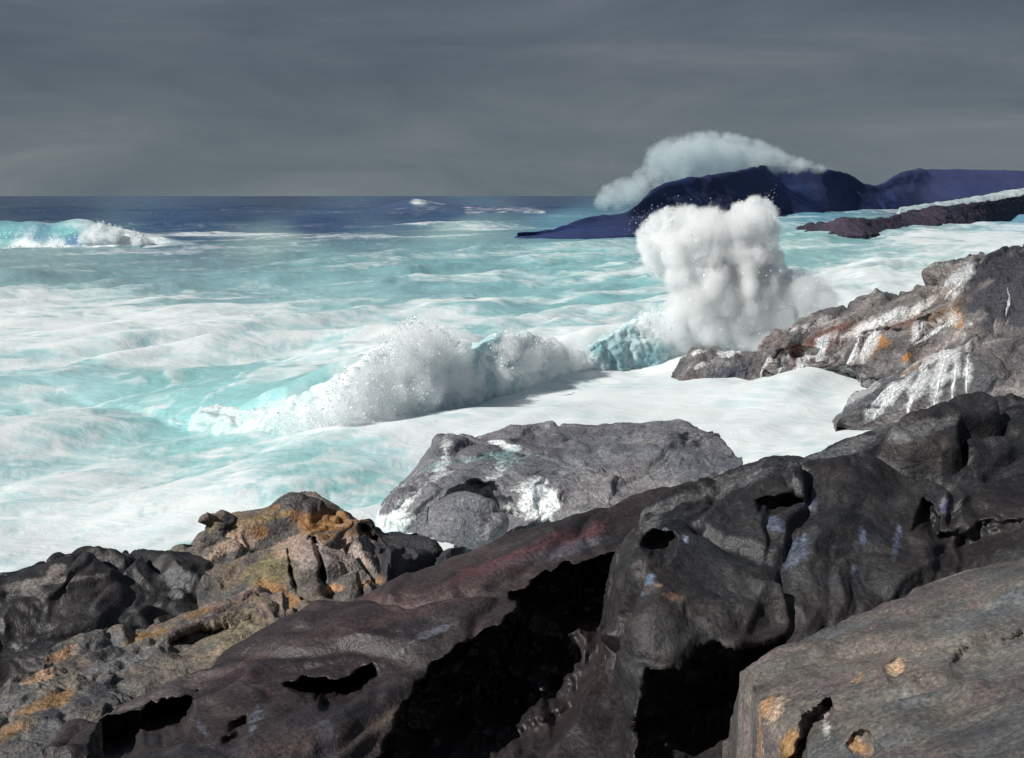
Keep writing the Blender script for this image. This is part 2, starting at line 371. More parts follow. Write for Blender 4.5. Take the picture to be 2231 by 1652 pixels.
def painted(G, tints, seed, unit):
    """tints: (polygon or (u, v, ru, rv, angle), rgb, weight, edge px): patches of stone, lichen and foam colour, plus painted sheen and shade"""
    u, v = project(G); c = np.zeros(G.shape); w = np.zeros(G.shape[:2])
    nz = fbm(strata_frame(G) / (unit * np.array([2.2, .8, .6])), 4, seed + 70)
    for shape, rgb, wt, edge in tints:
        if len(shape) == 5 and np.ndim(shape[0]) == 0:
            uu, vv, ru, rv, an = shape; a = math.radians(an)
            x = (u - uu) * math.cos(a) - (v - vv) * math.sin(a); y = (u - uu) * math.sin(a) + (v - vv) * math.cos(a)
            s = (1 - np.sqrt((x / ru) ** 2 + (y / rv) ** 2)) * min(ru, rv)
        else: s = poly_dist(u, v, shape)
        k = sstep(-edge * .9, edge * 1.3, s + nz * edge * 3.2) * wt
        c = c * (1 - k[..., None]) + np.array(rgb) * k[..., None]; w = w * (1 - k) + k
    c = np.where(w[..., None] > 1e-4, c / np.maximum(w, 1e-4)[..., None], 0)
    return c.reshape(-1, 3), w.reshape(-1)
BVH = {}
def ext(rows, right=None, left=None):
    """carry the rows on beyond the frame, sinking to the ground"""
    res = []
    for r in rows:
        r = list(r)
        for k in (1, 2):
            if right: p = r[-1]; r = r + [(p[0] + right[0], p[1] + right[1] * k) + tuple(p[2:])]
            if left: p = r[0]; r = [(p[0] - left[0], p[1] + left[1] * k) + tuple(p[2:])] + r
        res.append(r)
    return res
def rock(name, rows, mat, L, amp, seed, size, back, zb, dents=(), tints=(), parent=None, chip=1.0, sharp=.35, label=None, cat='rock', group=None, kind=None, vbias=None, key=None):
    G = loft(rows, size[0], size[1], back, zb, sharp, vbias)
    G = rock_shape(G, L, amp, seed, chip)
    if dents: G = carve(G, dents, seed + 80)
    G = skirt(G, zb)
    c, w = painted(G, tints, seed, L * .5)
    V = G.reshape(-1, 3); F = grid_faces(*G.shape[:2])
    if key: BVH[key] = BVHTree.FromPolygons([tuple(p) for p in V], [tuple(map(int, f)) for f in F])
    o = put(name, V, F, M[mat], parent, attrs={'tint': c, 'tintw': w})
    return tag(o, label, None if parent else cat, group, kind)

# ------------------------------------------------------------------ sea
TR = np.array([.78, -.62]); CR = np.array([.62, .78])       # travel of the swell, run of its crests
def idw(u, v, pts, sv=2.6, pw=3.0):
    num = 0; den = 0
    for (a, b, c) in pts:
        w = 1.0 / (((u - a) ** 2 + (sv * (v - b)) ** 2) ** (pw / 2) + 400.0)
        num = num + w[..., None] * np.array(c); den = den + w
    return num / den[..., None]
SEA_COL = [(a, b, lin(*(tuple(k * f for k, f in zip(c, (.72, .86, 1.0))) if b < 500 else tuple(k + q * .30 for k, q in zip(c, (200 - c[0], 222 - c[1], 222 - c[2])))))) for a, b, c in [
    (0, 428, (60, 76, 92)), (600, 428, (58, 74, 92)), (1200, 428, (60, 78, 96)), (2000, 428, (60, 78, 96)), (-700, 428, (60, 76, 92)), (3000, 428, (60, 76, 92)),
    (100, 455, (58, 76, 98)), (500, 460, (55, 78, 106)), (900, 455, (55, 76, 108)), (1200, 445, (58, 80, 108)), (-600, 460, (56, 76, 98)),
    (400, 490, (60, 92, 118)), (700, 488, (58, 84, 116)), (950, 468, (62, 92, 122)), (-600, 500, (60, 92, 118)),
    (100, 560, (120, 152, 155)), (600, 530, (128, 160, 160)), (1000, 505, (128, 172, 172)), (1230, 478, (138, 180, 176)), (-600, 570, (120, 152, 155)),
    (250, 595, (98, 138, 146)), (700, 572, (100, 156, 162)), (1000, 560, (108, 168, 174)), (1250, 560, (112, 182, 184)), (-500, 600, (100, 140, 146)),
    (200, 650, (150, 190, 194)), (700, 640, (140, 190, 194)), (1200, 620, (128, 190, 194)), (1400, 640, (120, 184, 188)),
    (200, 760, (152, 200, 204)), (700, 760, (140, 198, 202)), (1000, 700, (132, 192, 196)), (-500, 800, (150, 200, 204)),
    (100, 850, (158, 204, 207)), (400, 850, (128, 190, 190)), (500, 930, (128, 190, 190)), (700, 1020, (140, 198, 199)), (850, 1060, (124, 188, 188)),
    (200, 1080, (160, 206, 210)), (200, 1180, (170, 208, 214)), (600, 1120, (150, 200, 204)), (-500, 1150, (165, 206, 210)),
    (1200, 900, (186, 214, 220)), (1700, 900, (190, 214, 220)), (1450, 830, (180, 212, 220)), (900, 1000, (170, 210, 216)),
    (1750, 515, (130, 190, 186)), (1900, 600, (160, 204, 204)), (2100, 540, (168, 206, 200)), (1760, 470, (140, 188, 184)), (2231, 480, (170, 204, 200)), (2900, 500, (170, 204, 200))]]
COVER = [  # u, v, ru, rv, foam cover
    (200, 715, 420, 38, .78), (150, 790, 250, 18, .75), (500, 755, 220, 14, .72), (750, 690, 260, 20, .62), (600, 660, 500, 14, .5),
    (150, 840, 380, 30, .14), (470, 900, 190, 45, .28), (150, 960, 220, 34, .7), (330, 1060, 300, 60, .68), (120, 1160, 300, 70, .9), (420, 1150, 260, 50, .78),
    (700, 1050, 220, 60, .24), (620, 1130, 200, 40, .52), (860, 1090, 90, 50, .45), (800, 990, 140, 20, .3), (1000, 975, 200, 18, .95),
    (1300, 880, 420, 75, 1.12), (1650, 900, 260, 90, 1.12), (1500, 790, 160, 30, 1.05), (1000, 945, 220, 30, .85), (800, 1140, 60, 40, .9), (1100, 1190, 220, 40, 1.1),
    (900, 560, 700, 26, .15), (1200, 600, 260, 20, .2), (1350, 590, 120, 14, .72), (1300, 540, 200, 16, .14), (250, 600, 400, 16, .1), (150, 560, 300, 12, .3),
    (1850, 640, 260, 40, .95), (2000, 590, 220, 26, .66), (2150, 530, 180, 30, .8), (1750, 540, 90, 20, .35), (1760, 505, 90, 14, .3), (1780, 470, 150, 10, .35), (2050, 540, 160, 10, .6),
    (620, 513, 300, 4, .4), (1000, 494, 130, 3, .55)]
def cover_map(u, v):
    edge = np.interp(u, [-400, 300, 500, 900, 1100, 1250, 1400], [530, 525, 512, 498, 478, 462, 455])
    base = np.where(v < edge, .0, -.04 + np.interp(v, [500, 560, 680, 900], [.12, .18, .40, .46]))
    num = base * .25; den = np.full(u.shape, .25)
    for a, b, ru, rv, c in COVER:
        w = np.exp(-1.3 * (((u - a) / ru) ** 2 + ((v - b) / rv) ** 2)); num = num + w * c * 2; den = den + w * 2
    return num / den
def streak(x, y, r):
    """foam lace: long along the crests, warped more close in"""
    a = x * CR[0] + y * CR[1]; b = x * TR[0] + y * TR[1]
    sc = np.clip(r / 55.0, .55, 6.0); ls = np.log2(sc); lo = np.floor(ls); fr = ls - lo
    wm = 8 + 9 * (1 - sstep(28, 80, r))
    res = 0
    for k, wt in ((lo, 1 - fr), (lo + 1, fr)):
        s = 2.0 ** k
        wx = fbm(np.stack([a / (9 * s), b / (6 * s), k * 3.7], -1), 4, 3); wy = fbm(np.stack([a / (7 * s) + 9, b / (5 * s), k * 3.7], -1), 4, 5)
        p = np.stack([(a + wm * s * wx) / (9.0 * s), (b + .62 * wm * s * wy) / (2.1 * s), k * 5.1], -1)
        n = fbm(p, 6, 11, .56); rd = 1 - np.abs(fbm(p * 1.5 + 4, 5, 13, .55)) * 2.6
        res = res + wt * (n * 1.5 + .30 * rd)
    return res
def sea_height(x, y, r):
    a = x * CR[0] + y * CR[1]; b = x * TR[0] + y * TR[1]
    w = fbm(np.stack([a / 30, b / 22, np.zeros_like(a)], -1), 3, 41)
    far = sstep(120, 380, r); near = 1 - far
    ph = b + 13 * w
    def crest(ph, lam, k):   # peaked crests
        s = .5 + .5 * np.sin(2 * np.pi * ph / lam); return s ** k
    h = near * (.95 * crest(ph, 13.5, 2.2) * (.5 + .5 * vnoise(np.stack([a / 14, b / 13, a * 0], -1), 43)) + .46 * fbm(np.stack([a / 5.5, b / 2.2, a * 0], -1), 3, 45) + .8 * crest(b + 15 * w + 5, 24, 2.6) * (.5 + .5 * vnoise(np.stack([a / 20 + 7, b / 20, a * 0], -1), 53)))
    h = h + far * (2.3 * crest(b + 16 * w, 58, 2.0) * (.45 + .55 * vnoise(np.stack([a / 60, b / 50, a * 0], -1), 47)) + .9 * fbm(np.stack([a / 26, b / 9, a * 0], -1), 4, 49))
    return h
def bore_lift(x, y):
    """water heaped up behind the breaker: (falloff, height)"""
    ft = np.array([P(c, d, float(bore_front(c))) for c, d in bb]); cr = np.array([P(a, b, float(bore_front(c)) + 2.2)[2] for (a, b), (c, d) in zip(bc, bb)])
    fa = ft[:, :2] @ CR; fb = ft[:, :2] @ TR; o = np.argsort(fa); fa, fb, cr = fa[o], fb[o], cr[o]
    a = x * CR[0] + y * CR[1]; db = np.interp(a, fa, fb) - (x * TR[0] + y * TR[1])
    ends = sstep(fa[0] - 5, fa[0] + 1, a) * (1 - sstep(fa[-1] - 1, fa[-1] + 6, a))
    return sstep(1.6, 3.6, db) * np.exp(-np.maximum(db - 3, 0) / 6.0) * ends, np.maximum(np.interp(a, fa, cr), 0) * .92
bore_front = lambda u: np.interp(u, [300, 420, 540, 740, 930, 1060, 1290, 1480, 1600], [45, 43.5, 42, 41.5, 44.5, 50, 57.5, 62, 64])
bc = [(330, 918), (400, 896), (470, 884), (545, 886), (640, 856), (760, 812), (830, 756), (910, 738), (1000, 766), (1080, 730), (1180, 736), (1270, 760), (1330, 724), (1400, 690), (1500, 668), (1580, 690)]
bb = [(330, 925), (410, 935), (480, 945), (550, 955), (640, 968), (740, 966), (850, 950), (925, 922), (985, 880), (1060, 856), (1160, 832), (1260, 812), (1330, 800), (1400, 790), (1500, 780), (1580, 780)]
def build_sea():
    rr = [13.0]
    while rr[-1] < 9000:
        r0 = rr[-1]; rr.append(r0 * (1 + (.0072 if r0 < 320 else .010 if r0 < 900 else .06)))
    rr = np.array(rr)
    th = np.radians(np.concatenate([np.linspace(-70, -29, 50)[:-1], np.linspace(-29, 29, 640), np.linspace(29, 70, 50)[1:]]))
    r, t = np.meshgrid(rr, th, indexing='ij'); x = r * np.sin(t); y = r * np.cos(t)
    u, v = project(np.stack([x, y, np.zeros_like(x)], -1))
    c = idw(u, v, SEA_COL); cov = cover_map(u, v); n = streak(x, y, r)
    hs = sea_height(x, y, r)
    nn = np.clip(.5 + .5 * np.tanh(1.35 * n) + .16 * (hs - .25) * (1 - sstep(100, 250, r)), 0, 1)
    foam = sstep(-.42, .42, nn - (1 - cov)) 
    foam = np.clip(foam * 1.0, 0, 1) * .9 + .03
    foam = np.maximum(foam, (.64 + .26 * np.tanh(1.8 * n)) * sstep(.85, 1.05, cov))
    fade = 1 - sstep(1500, 4000, r)
    basin = np.exp(-2.0 * (((u - 1400) / 420) ** 2 + ((v - 880) / 75) ** 2))
    z = hs * fade * (1 - .75 * basin) + .09 * np.clip(r / 60, .6, 3) * (foam - .5) * fade * (1 - .6 * basin)
    up, hgt = bore_lift(x, y)
    z = z - .35 + up * hgt
    V = np.stack([x, y, z], -1).reshape(-1, 3); F = grid_faces(*x.shape)
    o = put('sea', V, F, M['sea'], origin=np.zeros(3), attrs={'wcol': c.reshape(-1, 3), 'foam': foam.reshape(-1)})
    tag(o, 'wind-torn turquoise sea streaked with white foam, dark blue toward the horizon', None, None, 'structure')
build_sea()

# ------------------------------------------------------------------ waves
def wave(name, rows, mat, size, amp, L, seed, cols, foamf, label, group=None, billow=.6, back=None, zb=-.8, parent=None, kind=None):
    """cols: picture-pixel colour samples; foamf: picture-pixel foam samples"""
    G = loft(rows, size[0], size[1], back, zb, .15)
    n = normals(G); p = G / L
    bl = np.abs(fbm(p, 4, seed, .55)) * 2.0; bl2 = np.abs(fbm(p * 3.1, 3, seed + 5, .55)) * 2
    d = billow * (bl - .4) + .35 * billow * (bl2 - .4) + (1 - billow) * fbm(p * np.array([1, 1, 1]), 4, seed + 8)
    ed = np.minimum(1, np.minimum(np.arange(size[0]), size[0] - 1 - np.arange(size[0])) / (.06 * size[0]))[None, :]
    G = G + n * (amp * d * ed)[..., None]
    G = skirt(G, zb)
    u, v = project(G)
    c = idw(u, v, [(a, b, lin(*(q + (215 - q) * .25 for q in k))) for a, b, k in cols], 1.2); f = idw(u, v, [(a, b, (k, 0, 0)) for a, b, k in foamf], 1.2)[..., 0]
    f = np.clip(f + .5 * fbm(G / (L * .6), 4, seed + 3), .02, .98)
    o = put(name, G.reshape(-1, 3), grid_faces(*G.shape[:2]), M[mat], parent, attrs={'wcol': c.reshape(-1, 3), 'foam': f.reshape(-1)})
    return tag(o, label, 'wave', group, kind)

TET = np.array([[1, 1, 1], [1, -1, -1], [-1, 1, -1], [-1, -1, 1]]) / math.sqrt(3)
def drops(pts, size):
    n = len(pts); s = size[:, None, None]
    q = RNG.normal(size=(n, 4)); q /= np.linalg.norm(q, axis=1, keepdims=True)
    w, x, y, z = q.T
    Rm = np.stack([np.stack([1 - 2 * (y * y + z * z), 2 * (x * y - z * w), 2 * (x * z + y * w)], -1),
                   np.stack([2 * (x * y + z * w), 1 - 2 * (x * x + z * z), 2 * (y * z - x * w)], -1),
                   np.stack([2 * (x * z - y * w), 2 * (y * z + x * w), 1 - 2 * (x * x + y * y)], -1)], 1)
    V = np.einsum('nij,kj->nki', Rm, TET) * s + pts[:, None, :]
    f = np.array([[0, 1, 2], [0, 3, 1], [0, 2, 3], [1, 3, 2]])
    F = (np.arange(n)[:, None, None] * 4 + f).reshape(-1, 3)
    return V.reshape(-1, 3), F
def ico(sub):
    import bmesh
    b = bmesh.new(); bmesh.ops.create_icosphere(b, subdivisions=sub, radius=1)
    V = np.array([v.co[:] for v in b.verts]); F = np.array([[v.index for v in f.verts] for f in b.faces]); b.free(); return V, F
ICO4 = ico(4); ICO3 = ico(3)
def in_poly_samples(poly, n, rng):
    poly = np.asarray(poly, float); lo, hi = poly.min(0), poly.max(0); res = []
    tot = 0
    while tot < n:
        q = lo + rng.random((n * 2, 2)) * (hi - lo); d = poly_dist(q[:, 0], q[:, 1], poly); q = np.c_[q, d][d > 0]; res.append(q); tot += len(q)
    return np.concatenate(res)[:n]
def puffs(poly, Yf, n, rmin, rmax, thick, seed, shrink=.85):
    """balls that fill an outline: centre, radius (metres)"""
    rng = np.random.default_rng(seed); q = in_poly_samples(poly, n * 6, rng)
    q = q[rng.permutation(len(q))]; out = []; kept = []
    for u, v, d in q:
        if len(out) >= n: break
        if d < rmin * .8: continue
        gap = .55 * np.clip(d, rmin, rmax)
        if any((u - a) ** 2 + (v - b) ** 2 < gap * gap for a, b in kept[-400:]) and rng.random() < .9: continue
        kept.append((u, v))
        r = np.clip(d * shrink, rmin, rmax) * rng.uniform(.75, 1.0)
        Y = Yf(u, v); m = Y / FPX; Y = Y + rng.uniform(-1, 1) * thick * np.clip(d / rmax, .1, 1)
        out.append((*P(u, v, Y), r * m))
    return np.array(out)
def puff_mesh(pf, ICO, seed, amp=.3):
    Vs, Fs, k = [], [], 0
    for i, (x, y, z, r) in enumerate(pf):
        p = ICO[0] * r + np.array([x, y, z])
        d = np.abs(fbm(p / (r * .9), 3, seed)) * 2 + .45 * np.abs(fbm(p / (r * .3), 3, seed + 4)) * 2
        p = p + ICO[0] * (r * amp * (d - .75))[:, None]
        Vs.append(p); Fs.append(ICO[1] + k); k += len(p)
    return np.concatenate(Vs), np.concatenate(Fs)
def puff_drops(pf, n, size, seed, spread=.16, lift=.0, zmin=None, fleck=3.2):
    rng = np.random.default_rng(seed); wt = pf[:, 3] ** 2; i = rng.choice(len(pf), n, p=wt / wt.sum())
    d = rng.normal(size=(n, 3)); d /= np.linalg.norm(d, axis=1, keepdims=True)
    c = pf[i, :3]; r = pf[i, 3]
    p0 = c + d * r[:, None]
    lump = fbm(p0 / (np.median(pf[:, 3]) * .8), 3, seed + 2)
    rad = r * (.80 + .25 * lump + np.abs(rng.normal(size=n)) * spread + rng.exponential(.05, n))
    p = c + d * rad[:, None]; p[:, 2] += lift * rng.random(n) * r
    s = size * rng.lognormal(0, .5, n); fl = rng.random(n); s = np.where(fl < .012, s * fleck, s)
    far = fl > .90; p[far] += d[far] * (r[far] * rng.exponential(.35, far.sum()))[:, None]
    if zmin is not None:
        k = p[:, 2] > zmin; p, s = p[k], s[k]
    return drops(p, s)
def join(*vf):
    V, F, k = [], [], 0
    for v, f in vf: V.append(v); F.append(f + k); k += len(v)
    return np.concatenate(V), np.concatenate(F)

# the breaker rolling into the basin
crest_row, bulge, mid, foot, rear = [], [], [], [], []
for (a, b), (c, d) in zip(bc, bb):
    Y = float(bore_front(c)); hgt = d - b
    q_ = P(c, d, Y + .1); q_[2] = -1.1; fu, fv = project(q_); foot.append((float(fu), float(fv), Y + .1)); mid.append((.6 * c + .4 * a, b + .66 * hgt, Y + .55)); bulge.append((.25 * c + .75 * a, b + .28 * hgt, Y + 1.2)); crest_row.append((a, b, Y + 2.2)); rear.append((a - 20, b + 8 + .22 * hgt, Y + 7))
wave('breaking_wave', [rear, crest_row, bulge, mid, foot], 'bore', (460, 190), .42, 2.1, 101,
     [(400, 880, (142, 188, 190)), (540, 920, (146, 190, 192)), (700, 800, (190, 216, 218)), (620, 900, (140, 196, 196)), (900, 760, (176, 208, 212)), (950, 880, (150, 180, 196)), (1060, 720, (140, 192, 198)), (1200, 760, (168, 200, 202)), (1310, 760, (100, 154, 162)), (1380, 760, (118, 166, 176)), (1450, 720, (130, 186, 196)), (1400, 700, (130, 190, 194)), (1250, 800, (160, 180, 180))],
     [(400, 900, .5), (540, 930, .6), (640, 860, .6), (760, 820, .95), (700, 930, .95), (880, 780, .85), (950, 850, .75), (1060, 730, .4), (1150, 770, .7), (1230, 780, .7), (1310, 750, .32), (1370, 760, .4), (1400, 690, .7), (1470, 730, .6), (1560, 720, .8)],
     'long breaking wave tumbling as white and turquoise foam toward the grey flat-topped rock', billow=.75, zb=-1.2)

def fog_mat(name, dens, col, scale, ero=2.9, aniso=.0):
    m = bpy.data.materials.new(name); m.use_nodes = True; t = m.node_tree; t.nodes.clear()
    o = N(t, 'ShaderNodeOutputMaterial'); pv = N(t, 'ShaderNodeVolumePrincipled'); t.links.new(pv.outputs[0], o.inputs['Volume'])
    pv.inputs['Color'].default_value = (*col, 1); pv.inputs['Anisotropy'].default_value = aniso; pv.inputs['Density Attribute'].default_value = ''
    a = N(t, 'ShaderNodeAttribute', attribute_name='density'); tcn = N(t, 'ShaderNodeTexCoord')
    mpp = N(t, 'ShaderNodeMapping'); mpp.inputs['Scale'].default_value = (1, 1, .55); mpp.inputs['Rotation'].default_value = (0, math.radians(12), 0); t.links.new(tcn.outputs['Object'], mpp.inputs[0])
    n = noise(t, mpp.outputs[0], scale, 6, .7, .5)
    er = math_(t, 'SUBTRACT', math_(t, 'MULTIPLY', a.outputs['Fac'], 1.55), math_(t, 'MULTIPLY', math_(t, 'SUBTRACT', n, .28), ero))
    t.links.new(math_(t, 'MULTIPLY', math_(t, 'MAXIMUM', er, 0.0), dens), pv.inputs['Density'])
    return m
def fog(pf, mat, parent, voxel):
    """mist hanging round the balls of a burst: a real volume grown from points"""
    o0 = np.array(parent.location); me = bpy.data.meshes.new('mist'); me.vertices.add(len(pf)); me.vertices.foreach_set('co', (pf[:, :3] - o0).astype(np.float32).ravel())
    fattr(me, 'rad', pf[:, 3])
    ob = bpy.data.objects.new('mist', me); COL.objects.link(ob); ob.parent = parent; ob['kind'] = 'stuff'
    g = bpy.data.node_groups.new('mist_from_points', 'GeometryNodeTree')
    g.interface.new_socket('Geometry', in_out='INPUT', socket_type='NodeSocketGeometry'); g.interface.new_socket('Geometry', in_out='OUTPUT', socket_type='NodeSocketGeometry')
    gi = N(g, 'NodeGroupInput'); go = N(g, 'NodeGroupOutput'); pr = N(g, 'GeometryNodeProximity', target_element='POINTS'); sn = N(g, 'GeometryNodeSampleNearest', domain='POINT'); si = N(g, 'GeometryNodeSampleIndex', data_type='FLOAT', domain='POINT')
    na = N(g, 'GeometryNodeInputNamedAttribute', data_type='FLOAT'); na.inputs[0].default_value = 'rad'
    for n_ in (pr, sn, si): g.links.new(gi.outputs[0], n_.inputs[0])
    g.links.new(next(o_ for o_ in na.outputs if o_.enabled), next(i_ for i_ in si.inputs if i_.name == 'Value' and i_.enabled)); g.links.new(sn.outputs[0], si.inputs['Index'])
    q = math_(g, 'DIVIDE', pr.outputs['Distance'], si.outputs[0])
    dn = math_(g, 'MULTIPLY', math_(g, 'SUBTRACT', 1.0, q), 1.7, True)
    vc = N(g, 'GeometryNodeVolumeCube'); g.links.new(dn, vc.inputs['Density'])
    pp = pf[:, :3] - o0; lo = (pp - pf[:, 3:4]).min(0) - voxel; hi = (pp + pf[:, 3:4]).max(0) + voxel
    vc.inputs['Min'].default_value = tuple(lo); vc.inputs['Max'].default_value = tuple(hi)
    for k_, ax in enumerate('XYZ'): vc.inputs['Resolution ' + ax].default_value = int(max(4, (hi[k_] - lo[k_]) / voxel))
    sm = N(g, 'GeometryNodeSetMaterial'); sm.inputs['Material'].default_value = mat
    g.links.new(vc.outputs[0], sm.inputs[0]); g.links.new(sm.outputs[0], go.inputs[0])
    md = ob.modifiers.new('mist', 'NODES'); md.node_group = g
    me.materials.append(mat)
    return ob
def foam_thing(name, polys, mat, nps, drops_n, dsize, label, cat, seed, ICO=ICO3, spread=.16, amp=.3, shrink=.85, zmin=-.3, kind=None, group=None, thick=1.5, lift=0.0, mist=None, jets=None, thin=None):
    pf = np.concatenate([puffs(po, Yf, n, rmin, rmax, thick, seed + k, shrink) for k, (po, Yf, n, rmin, rmax) in enumerate(polys)])
    root = empty(name, (float(pf[:, 0].mean()), float(pf[:, 1].mean()), 0.0)); tag(root, label, cat, group)
    if nps:
        V, F = puff_mesh(np.c_[pf[:, :3], pf[:, 3] * nps], ICO, seed, amp)
        tag(put('foam_core', V, F, M[mat], root), kind='stuff')
    dv, df = puff_drops(pf, drops_n, dsize, seed + 50, spread, lift, zmin, 1.0 if mat == 'farspray' or dsize > .04 else 2.6 if jets else 1.6)
    if jets:
        rng = np.random.default_rng(seed + 77); pts, sz = [], []
        nj, (ju, jv), spd = jets; src = P(ju, jv, polys[0][1](ju, jv))
        for _ in range(nj):
            tip = pf[rng.integers(len(pf))]; v0 = tip[:3] - src; v0 = v0 * rng.uniform(.9, spd) ; m = int(rng.integers(60, 170)); tt = rng.uniform(.5, 1.12, m)
            p = src + v0 * tt[:, None] + rng.normal(0, 1, (m, 3)) * (.05 + .22 * tt[:, None] ** 2); p[:, 2] -= .9 * tt ** 2 - .45
            pts.append(p); sz.append(dsize * rng.lognormal(-.35, .5, m))
        pts = np.concatenate(pts); sz = np.concatenate(sz); k_ = pts[:, 2] > -.2
        dv, df = join((dv, df), drops(pts[k_], sz[k_]))
    tag(put('droplets', dv, df, M[mat], root, smooth=False), kind='stuff')
    if mist and thin:
        lowp = (pf[:, 2] < thin[0]) | (pf[:, 0] > thin[2]); fog(np.c_[pf[lowp, :3], pf[lowp, 3] * mist[3] * 1.1], fog_mat(name + '_thin_mist', mist[0] * thin[1], mist[4], mist[1] * 1.2, 3.4), root, mist[2]); pf = pf[~lowp]
    if mist: fog(np.c_[pf[:, :3], pf[:, 3] * mist[3]], fog_mat(name + '_mist', mist[0], mist[4], mist[1], mist[5] if len(mist) > 5 else 2.9), root, mist[2])
    return root
foam_thing('foam_burst', [([(700, 850), (780, 780), (830, 725), (880, 690), (935, 690), (985, 712), (1020, 750), (1055, 800), (1062, 860), (960, 888), (910, 935), (820, 952), (700, 968), (590, 962), (560, 915), (640, 880)], lambda u, v: bore_front(u) - .1 + 2.0 * np.clip((880 - v) / 180, 0, 1), 260, 7, 24),
                            ([(1060, 735), (1110, 705), (1150, 725), (1230, 740), (1290, 765), (1305, 800), (1200, 826), (1080, 850)], lambda u, v: bore_front(u) - .1 + 1.2 * np.clip((820 - v) / 100, 0, 1), 120, 6, 18), ([(1340, 720), (1390, 675), (1450, 655), (1500, 650), (1540, 690), (1500, 730), (1430, 740)], lambda u, v: bore_front(u) + 1.5, 60, 5, 14)],
           'spray', 0, 22000, .022, 'soft white foam bursting along the front of the long breaking wave', 'foam', 201, ICO3, spread=.2, thick=.8, mist=(1.7, 1.0, .14, 2.2, (.994, 1.0, 1.0), 4.2))
# the tall burst against the cliff
SPL = [(1385, 505), (1410, 470), (1455, 448), (1510, 445), (1555, 450), (1582, 462), (1600, 440), (1640, 428), (1680, 432), (1697, 465), (1700, 540), (1720, 585), (1760, 590), (1800, 612), (1825, 650), (1815, 690), (1760, 715), (1700, 735), (1680, 772), (1560, 778), (1450, 772), (1425, 725), (1455, 670), (1470, 625), (1430, 600), (1390, 560)]
foam_thing('spray_burst', [(SPL, lambda u, v: 63.5 + 1.5 * (u - 1550) / 250, 460, 7, 27)], 'spray', .2, 34000, .023,
           'tall white burst of spray thrown up where the wave hits the cliff foot', 'spray', 301, spread=.2, thick=2.2, amp=.3, lift=.1, jets=(260, (1600, 770), 1.06), thin=(3.4, .42, 16.5), mist=(3.4, .75, .16, 2.3, (.996, 1.0, 1.0), 4.3))

# ------------------------------------------------------------------ far breakers and far spray
fc = [(-120, 500), (-20, 486), (60, 482), (110, 488), (165, 478), (215, 488), (270, 500), (330, 512), (400, 526), (480, 542)]
fb = [(-120, 550), (-20, 549), (60, 548), (110, 547), (165, 546), (215, 546), (270, 544), (330, 540), (400, 537), (480, 546)]
rows = [[(a, b + 3, 214) for a, b in fc], [(a, b, 200) for a, b in fc], [(.7 * a + .3 * c, b + .35 * (d - b), 196) for (a, b), (c, d) in zip(fc, fb)], [(c, b + .7 * (d - b), 195) for (a, b), (c, d) in zip(fc, fb)], [(c, d, 191) for c, d in fb]]
wave('breaking_wave', rows, 'farwave', (220, 60), .5, 5, 131,
     [(0, 510, (88, 158, 166)), (90, 505, (78, 140, 160)), (150, 500, (92, 164, 168)), (160, 530, (70, 110, 150)), (100, 540, (140, 170, 180)), (300, 520, (150, 170, 180))],
     [(20, 500, .0), (60, 490, .25), (90, 510, .0), (150, 510, .05), (60, 543, .95), (130, 540, .85), (165, 480, .6), (200, 520, .9), (260, 520, .9), (330, 525, .6), (400, 528, .1), (470, 528, .0)],
     'blue-green curling wave breaking on the dark outer sea', billow=.3, zb=-1.2)
foam_thing('foam_burst', [([(165, 535), (175, 500), (190, 485), (225, 480), (260, 492), (300, 505), (345, 525), (340, 540), (170, 546)], lambda u, v: 194, 34, 4, 14), ([(-30, 535), (60, 532), (150, 535), (165, 546), (0, 552)], lambda u, v: 190.5, 24, 3, 6)],
           'spray', .3, 5000, .055, 'ragged white crest of the curling wave on the outer sea', 'foam', 221, ICO3, spread=.2, thick=1.0, mist=(1.6, .5, .5, 1.8, (.996, 1.0, 1.0)))
rows = [[(800, 458, 640), (850, 447, 650), (905, 439, 650), (960, 446, 650), (1020, 450, 650), (1100, 451, 650), (1180, 455, 640)],
        [(800, 459, 622), (850, 446, 625), (905, 434, 625), (960, 444, 625), (1020, 448, 625), (1100, 449, 625), (1180, 455, 622)],
        [(790, 462, 600), (850, 455, 605), (910, 450, 605), (965, 452, 605), (1030, 455, 605), (1100, 455, 605), (1180, 457, 605)],
        [(780, 465, 560), (850, 464, 560), (910, 463, 560), (970, 463, 560), (1030, 462, 560), (1100, 461, 560), (1190, 461, 560)]]
wave('ocean_swell', rows, 'farwave', (160, 40), 1.0, 14, 141, [(900, 445, (20, 48, 88)), (1100, 455, (20, 46, 86))], [(870, 440, .1), (905, 437, .5), (950, 448, .15), (900, 455, -.1), (1020, 451, .35), (1100, 452, .3), (820, 456, .0), (1000, 460, -.2)],
     'distant dark swell with a white cap near the horizon', billow=.3, zb=-1.5)
foam_thing('spray_cloud', [([(1290, 455), (1300, 410), (1350, 385), (1395, 365), (1405, 320), (1460, 295), (1540, 284), (1600, 290), (1660, 305), (1720, 335), (1790, 358), (1850, 378), (1690, 380), (1560, 392), (1450, 405), (1400, 440), (1340, 462)], lambda u, v: 430 + .25 * (u - 1290), 200, 8, 24)],
           'farspray', 0, 30000, .07, 'grey-green cloud of spray drifting over the dark headland', 'spray', 241, ICO3, spread=.22, thick=10, zmin=0, mist=(.11, .07, 1.2, 1.9, (.90, .96, .96)))

